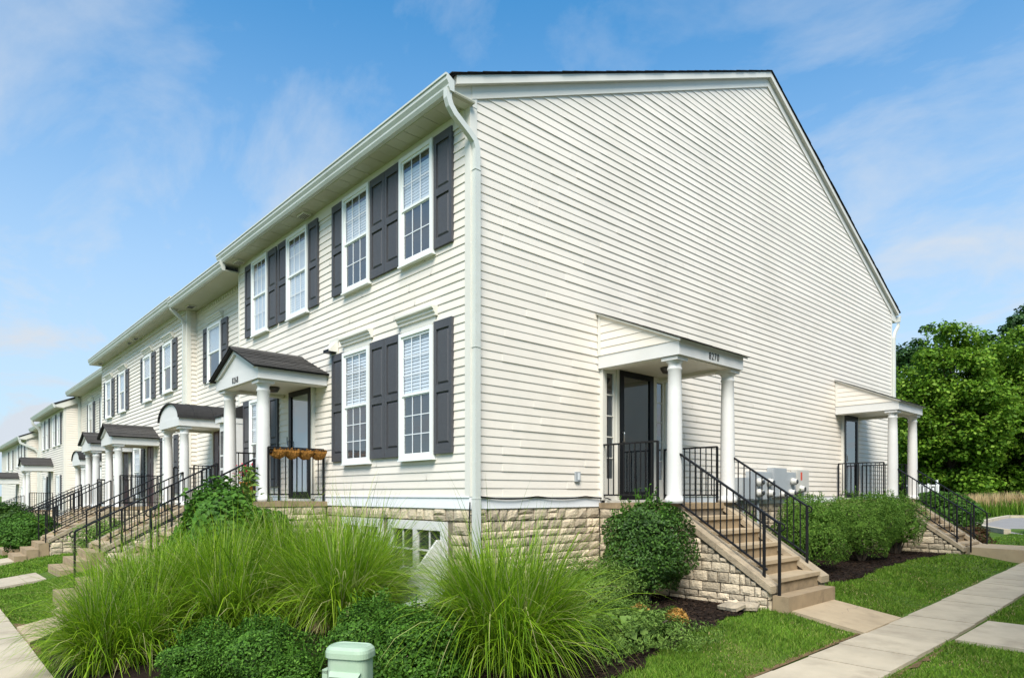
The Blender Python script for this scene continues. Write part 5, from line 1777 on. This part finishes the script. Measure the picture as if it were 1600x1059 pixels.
# parked car just past the right edge: its front wheel and bumper reach the frame
def car(label, x, y, rz):
    M = frame(x, y, gz(x, y) + .03, rz)
    c = thing('parked_car', label, 'car', M)
    prof = [(-2.1, .35), (-2.15, .62), (-2.05, .82), (-1.25, .92), (-.55, 1.38), (.75, 1.42), (1.6, 1.0), (2.05, .92), (2.12, .6), (2.05, .32), (1.75, .30)]
    for s_ in (1.3, -1.3):
        pass
    prof += [(1.65, .30)] + [(1.3 + .36 * math.cos(a), .33 + .36 * math.sin(a)) for a in np.linspace(0, PI, 9)] + [(.9, .25), (-.9, .25)] + [(-1.3 + .36 * math.cos(a), .33 + .36 * math.sin(a)) for a in np.linspace(0, PI, 9)]
    mb('body', MB().prism(prof, -.86, .86, 'y'), 'car_paint', c, M)
    for sy in (-.865, .865):
        gl = MB().prism([(-1.1, .95), (-.5, 1.32), (.72, 1.35), (1.35, 1.0)], sy - .004, sy + .004, 'y')
        mb('side_window', gl, 'dark_glass', c, M)
    mb('windscreen', MB().hexa([(-1.2, -.75, .93), (-1.19, -.75, .92), (-1.19, .75, .92), (-1.2, .75, .93), (-.58, -.7, 1.36), (-.55, -.7, 1.35), (-.55, .7, 1.35), (-.58, .7, 1.36)]), 'dark_glass', c, M)
    for wx in (-1.3, 1.3):
        for wy in (-.80, .80):
            W_ = M @ Matrix.Translation((wx, wy, .33)) @ Matrix.Rotation(PI / 2, 4, 'X')
            wl = mb('wheel', MB().lathe([(.20, -.10), (.31, -.10), (.33, -.06), (.33, .06), (.31, .10), (.20, .10)], 24), 'tyre', c, W_, True)
            mb('rim', MB().lathe([(.02, -.09), (.21, -.095), (.22, -.06), (.22, .06), (.21, .095), (.02, .09)], 20), 'handle', wl, W_)
    for sy in (-.6, .6):
        mb('headlight', MB().box(-2.16, -2.08, sy - .16, sy + .16, .64, .76), 'muntin', c, M)
    mb('number_plate', MB().box(-2.168, -2.15, -.25, .25, .42, .54), 'white', c, M)
    return c


car('silver car parked past the right edge of the car park', 4.55, 21.2, math.radians(8))

# the townhouse opposite the gable: only its bottom step and its reflection show
op = thing('townhouse', 'facing townhouse mirrored in the 8270 door glass', 'townhouse', frame(8.4, 3, -1.6), 'row of townhouses')
MO = frame(8.6, 3.75, 0, -PI / 2)
mb('wall', MB().prism([(-12, -1.8), (4.6, -1.8), (4.6, 5.2), (-3.7, 8.8), (-12, 5.2)], .0, .25, 'y'), 'siding_back', op, MO)
siding_sheet('siding', op, MO, -12, 4.6, -.1, 5.2)
mb('roof', MB().prism([(4.9, 5.2), (-3.7, 9.0), (-12.3, 5.2), (-12.3, 5.05), (-3.7, 8.85), (4.9, 5.05)], -.1, 4, 'y'), 'shingle_dark', op, MO)
canopy(op, MO, 'shed', 1.79, 1.48, 1.955, 2.15, .64, None, -.13, .112, lamp=False)
door(op, MO, -.45, .45, -.09, 2.03, 'storm', side=True)
steps('stone-sided steps opposite, only the lowest block in view at the right edge', MO, 1.70, 1.29, -.13, 1.45, 5, 1, -1.58, ('L',), 33, group='entry steps', ext_run=.55)


# ------------------------------------------------------------------ lawn blades and mulch chips
def in_lawn(X, Y):
    ok = np.ones(len(X), bool)
    ok &= ~((X > 3.80 - .012 * np.maximum(Y, 0)) & (X < 4.63 - .012 * np.maximum(Y, 0)))          # side pavement
    ok &= ~((Y < -4.32) & (X < 4.7))                                                            # front pavement
    be = np.array([bed_edge(v) for v in Y]); bl = np.array([bed_left(min(max(v, -4.28), 0)) for v in Y])
    ok &= ~((Y > -4.3) & (Y < 2.6) & (X < be) & (X > np.where(Y < 0, bl, -1)))
    ok &= ~((Y >= 0) & (X < 0))
    ok &= ~((Y > 2.55) & (Y < 4.3) & (X < 2.95) & (X > -1))
    ok &= ~((Y > 2.66) & (Y < 4.02) & (X > 2.9) & (X < 3.9))
    ok &= ~((Y >= 4.3) & (Y < 11.75) & (X < np.array([hbed_edge(v) for v in Y])) & (X > -1))
    ok &= ~((Y > 11.7) & (Y < 13.55) & (X < 9) & (X > -1))
    ok &= ~((Y > 3.0) & (Y < 4.6) & (X > 4.55))
    ok &= ~((X < -3.9) & (X > -6.0) & (Y > -3.75))
    ok &= ~((X < -2.7) & (X > -4.45) & (Y > -4.34) & (Y < -3.84) & (X < -2.75 - (Y + 4.335) * 1.2))
    ok &= ~((X < -3.7) & (X > -5.5) & (Y > -3.86) & (Y < -3.4))
    ok &= ~((X < -9.1) & (X > -10.75) & (Y > -4.4))
    ok &= ~((X < -14.5) & (X > -16.1) & (Y > -4.4))
    ok &= ~((X > 7.4) & (Y > -2))
    ok &= ~(Y > 19.3)
    return ok


def scatter(n, x0, x1, y0, y1, h0, h1, wd, far):
    X = rng.uniform(x0, x1, n); Y = rng.uniform(y0, y1, n)
    D = np.hypot(X - CAM[0], Y - CAM[1])
    keep = (rng.random(n) < np.clip((far / D) ** 1.6, 0, 1)) & (D > 1.5)
    X, Y, D = X[keep], Y[keep], D[keep]
    k_ = in_lawn(X + rng.normal(0, .012, len(X)), Y + rng.normal(0, .012, len(Y)))
    X, Y, D = X[k_], Y[k_], D[k_]
    n = len(X)
    Z = g(X, Y)
    a = rng.uniform(0, 2 * PI, n)
    H = rng.uniform(h0, h1, n) * (.8 + .4 * np.sin(X * 3.1) * np.sin(Y * 2.7))
    w_ = wd * np.clip(D / 5, .8, 3.0) * rng.uniform(.7, 1.3, n)
    le = rng.normal(0, .5, (n, 2)) * H[:, None]
    V = np.empty((n, 5, 3))
    cx_, sx_ = np.cos(a) * w_, np.sin(a) * w_
    V[:, 0] = np.stack([X - cx_, Y - sx_, Z], -1); V[:, 1] = np.stack([X + cx_, Y + sx_, Z], -1)
    V[:, 2] = np.stack([X - cx_ * .8 + le[:, 0] * .35, Y - sx_ * .8 + le[:, 1] * .35, Z + H * .6], -1)
    V[:, 3] = np.stack([X + cx_ * .8 + le[:, 0] * .35, Y + sx_ * .8 + le[:, 1] * .35, Z + H * .6], -1)
    V[:, 4] = np.stack([X + le[:, 0], Y + le[:, 1], Z + H], -1)
    return V


Vs = [scatter(260000, 2.3, 6.6, -1.6, 8.5, .03, .062, .0026, 6.0),
      scatter(120000, 2.2, 9.0, 8.5, 19.3, .03, .06, .0034, 8.0),
      scatter(260000, -9.2, -1.2, -4.4, -1.0, .03, .062, .003, 7.5),
      scatter(90000, -24, -9.2, -4.4, -.8, .03, .06, .004, 12.0)]
tf_ = put('lawn_grass', np_mesh('lawn_grass', np.concatenate(Vs), [(0, 1, 3, 2), (2, 3, 4)], 2, 'turf'), None)
tf_['label'] = 'short green mown grass blades of the lawns'
tf_['category'] = 'grass'
kind(tf_, 'stuff')

Vd = scatter(70000, 2.3, 6.6, -1.6, 8.5, .02, .045, .0024, 6.0)
Vd2 = scatter(60000, -9.2, -1.2, -4.4, -1.0, .02, .045, .0028, 7.5)
Vd = np.concatenate([Vd, Vd2])
cx0, cy0 = Vd[:, 0, 0], Vd[:, 0, 1]
pn = np.sin(cx0 * 2.3 + 1.1 * np.sin(cy0 * 1.7)) * np.sin(cy0 * 2.9 + 1.3 * np.sin(cx0 * 2.1)) + .5 * np.sin(cx0 * 7 + cy0 * 5)
nearedge = (np.abs(cx0 - 3.78) < .10) | (np.abs(cx0 - 4.66) < .08) | (np.abs(cy0 + 4.27) < .07)
Vd = Vd[(pn > .5) & (rng.random(len(Vd)) < .55) | nearedge & (rng.random(len(Vd)) < .6)]
dg_ = put('dry_grass', np_mesh('dry_grass', Vd, [(0, 1, 3, 2), (2, 3, 4)], 2, 'plume'), None)
dg_['label'] = 'straw-coloured dry blades scattered through the lawn and its edges'
dg_['category'] = 'grass'
kind(dg_, 'stuff')

n = 16000
Y = rng.uniform(-4.2, 2.5, n); X = rng.uniform(.1, 3.4, n)
Y = np.concatenate([Y, rng.uniform(4.4, 11.6, 7000)]); X = np.concatenate([X, rng.uniform(.1, 2.5, 7000)])
ed = np.array([bed_edge(v) if v < 3 else hbed_edge(v) for v in Y])
kp = X < ed + .02
X, Y = X[kp], Y[kp]
n = len(X)
Z = g(X, Y) + .018 + rng.uniform(0, .018, n)
c = np.stack([X, Y, Z], -1)
a = unit(n); a[:, 2] *= .35
b2 = np.cross(a, unit(n)); b2 /= np.linalg.norm(b2, axis=1, keepdims=True); b2[:, 2] *= .5
s1 = rng.uniform(.012, .035, n)[:, None]; s2 = rng.uniform(.004, .011, n)[:, None]
V = np.stack([c - a * s1 - b2 * s2, c + a * s1 - b2 * s2, c + a * s1 + b2 * s2, c - a * s1 + b2 * s2], 1)
mc = put('mulch_chips', np_mesh('mulch_chips', V, [(0, 1, 2, 3)], 1, 'mulch_chip'), None)
mc['label'] = 'dark bark mulch chips covering the planting beds'
mc['category'] = 'mulch'
kind(mc, 'stuff')
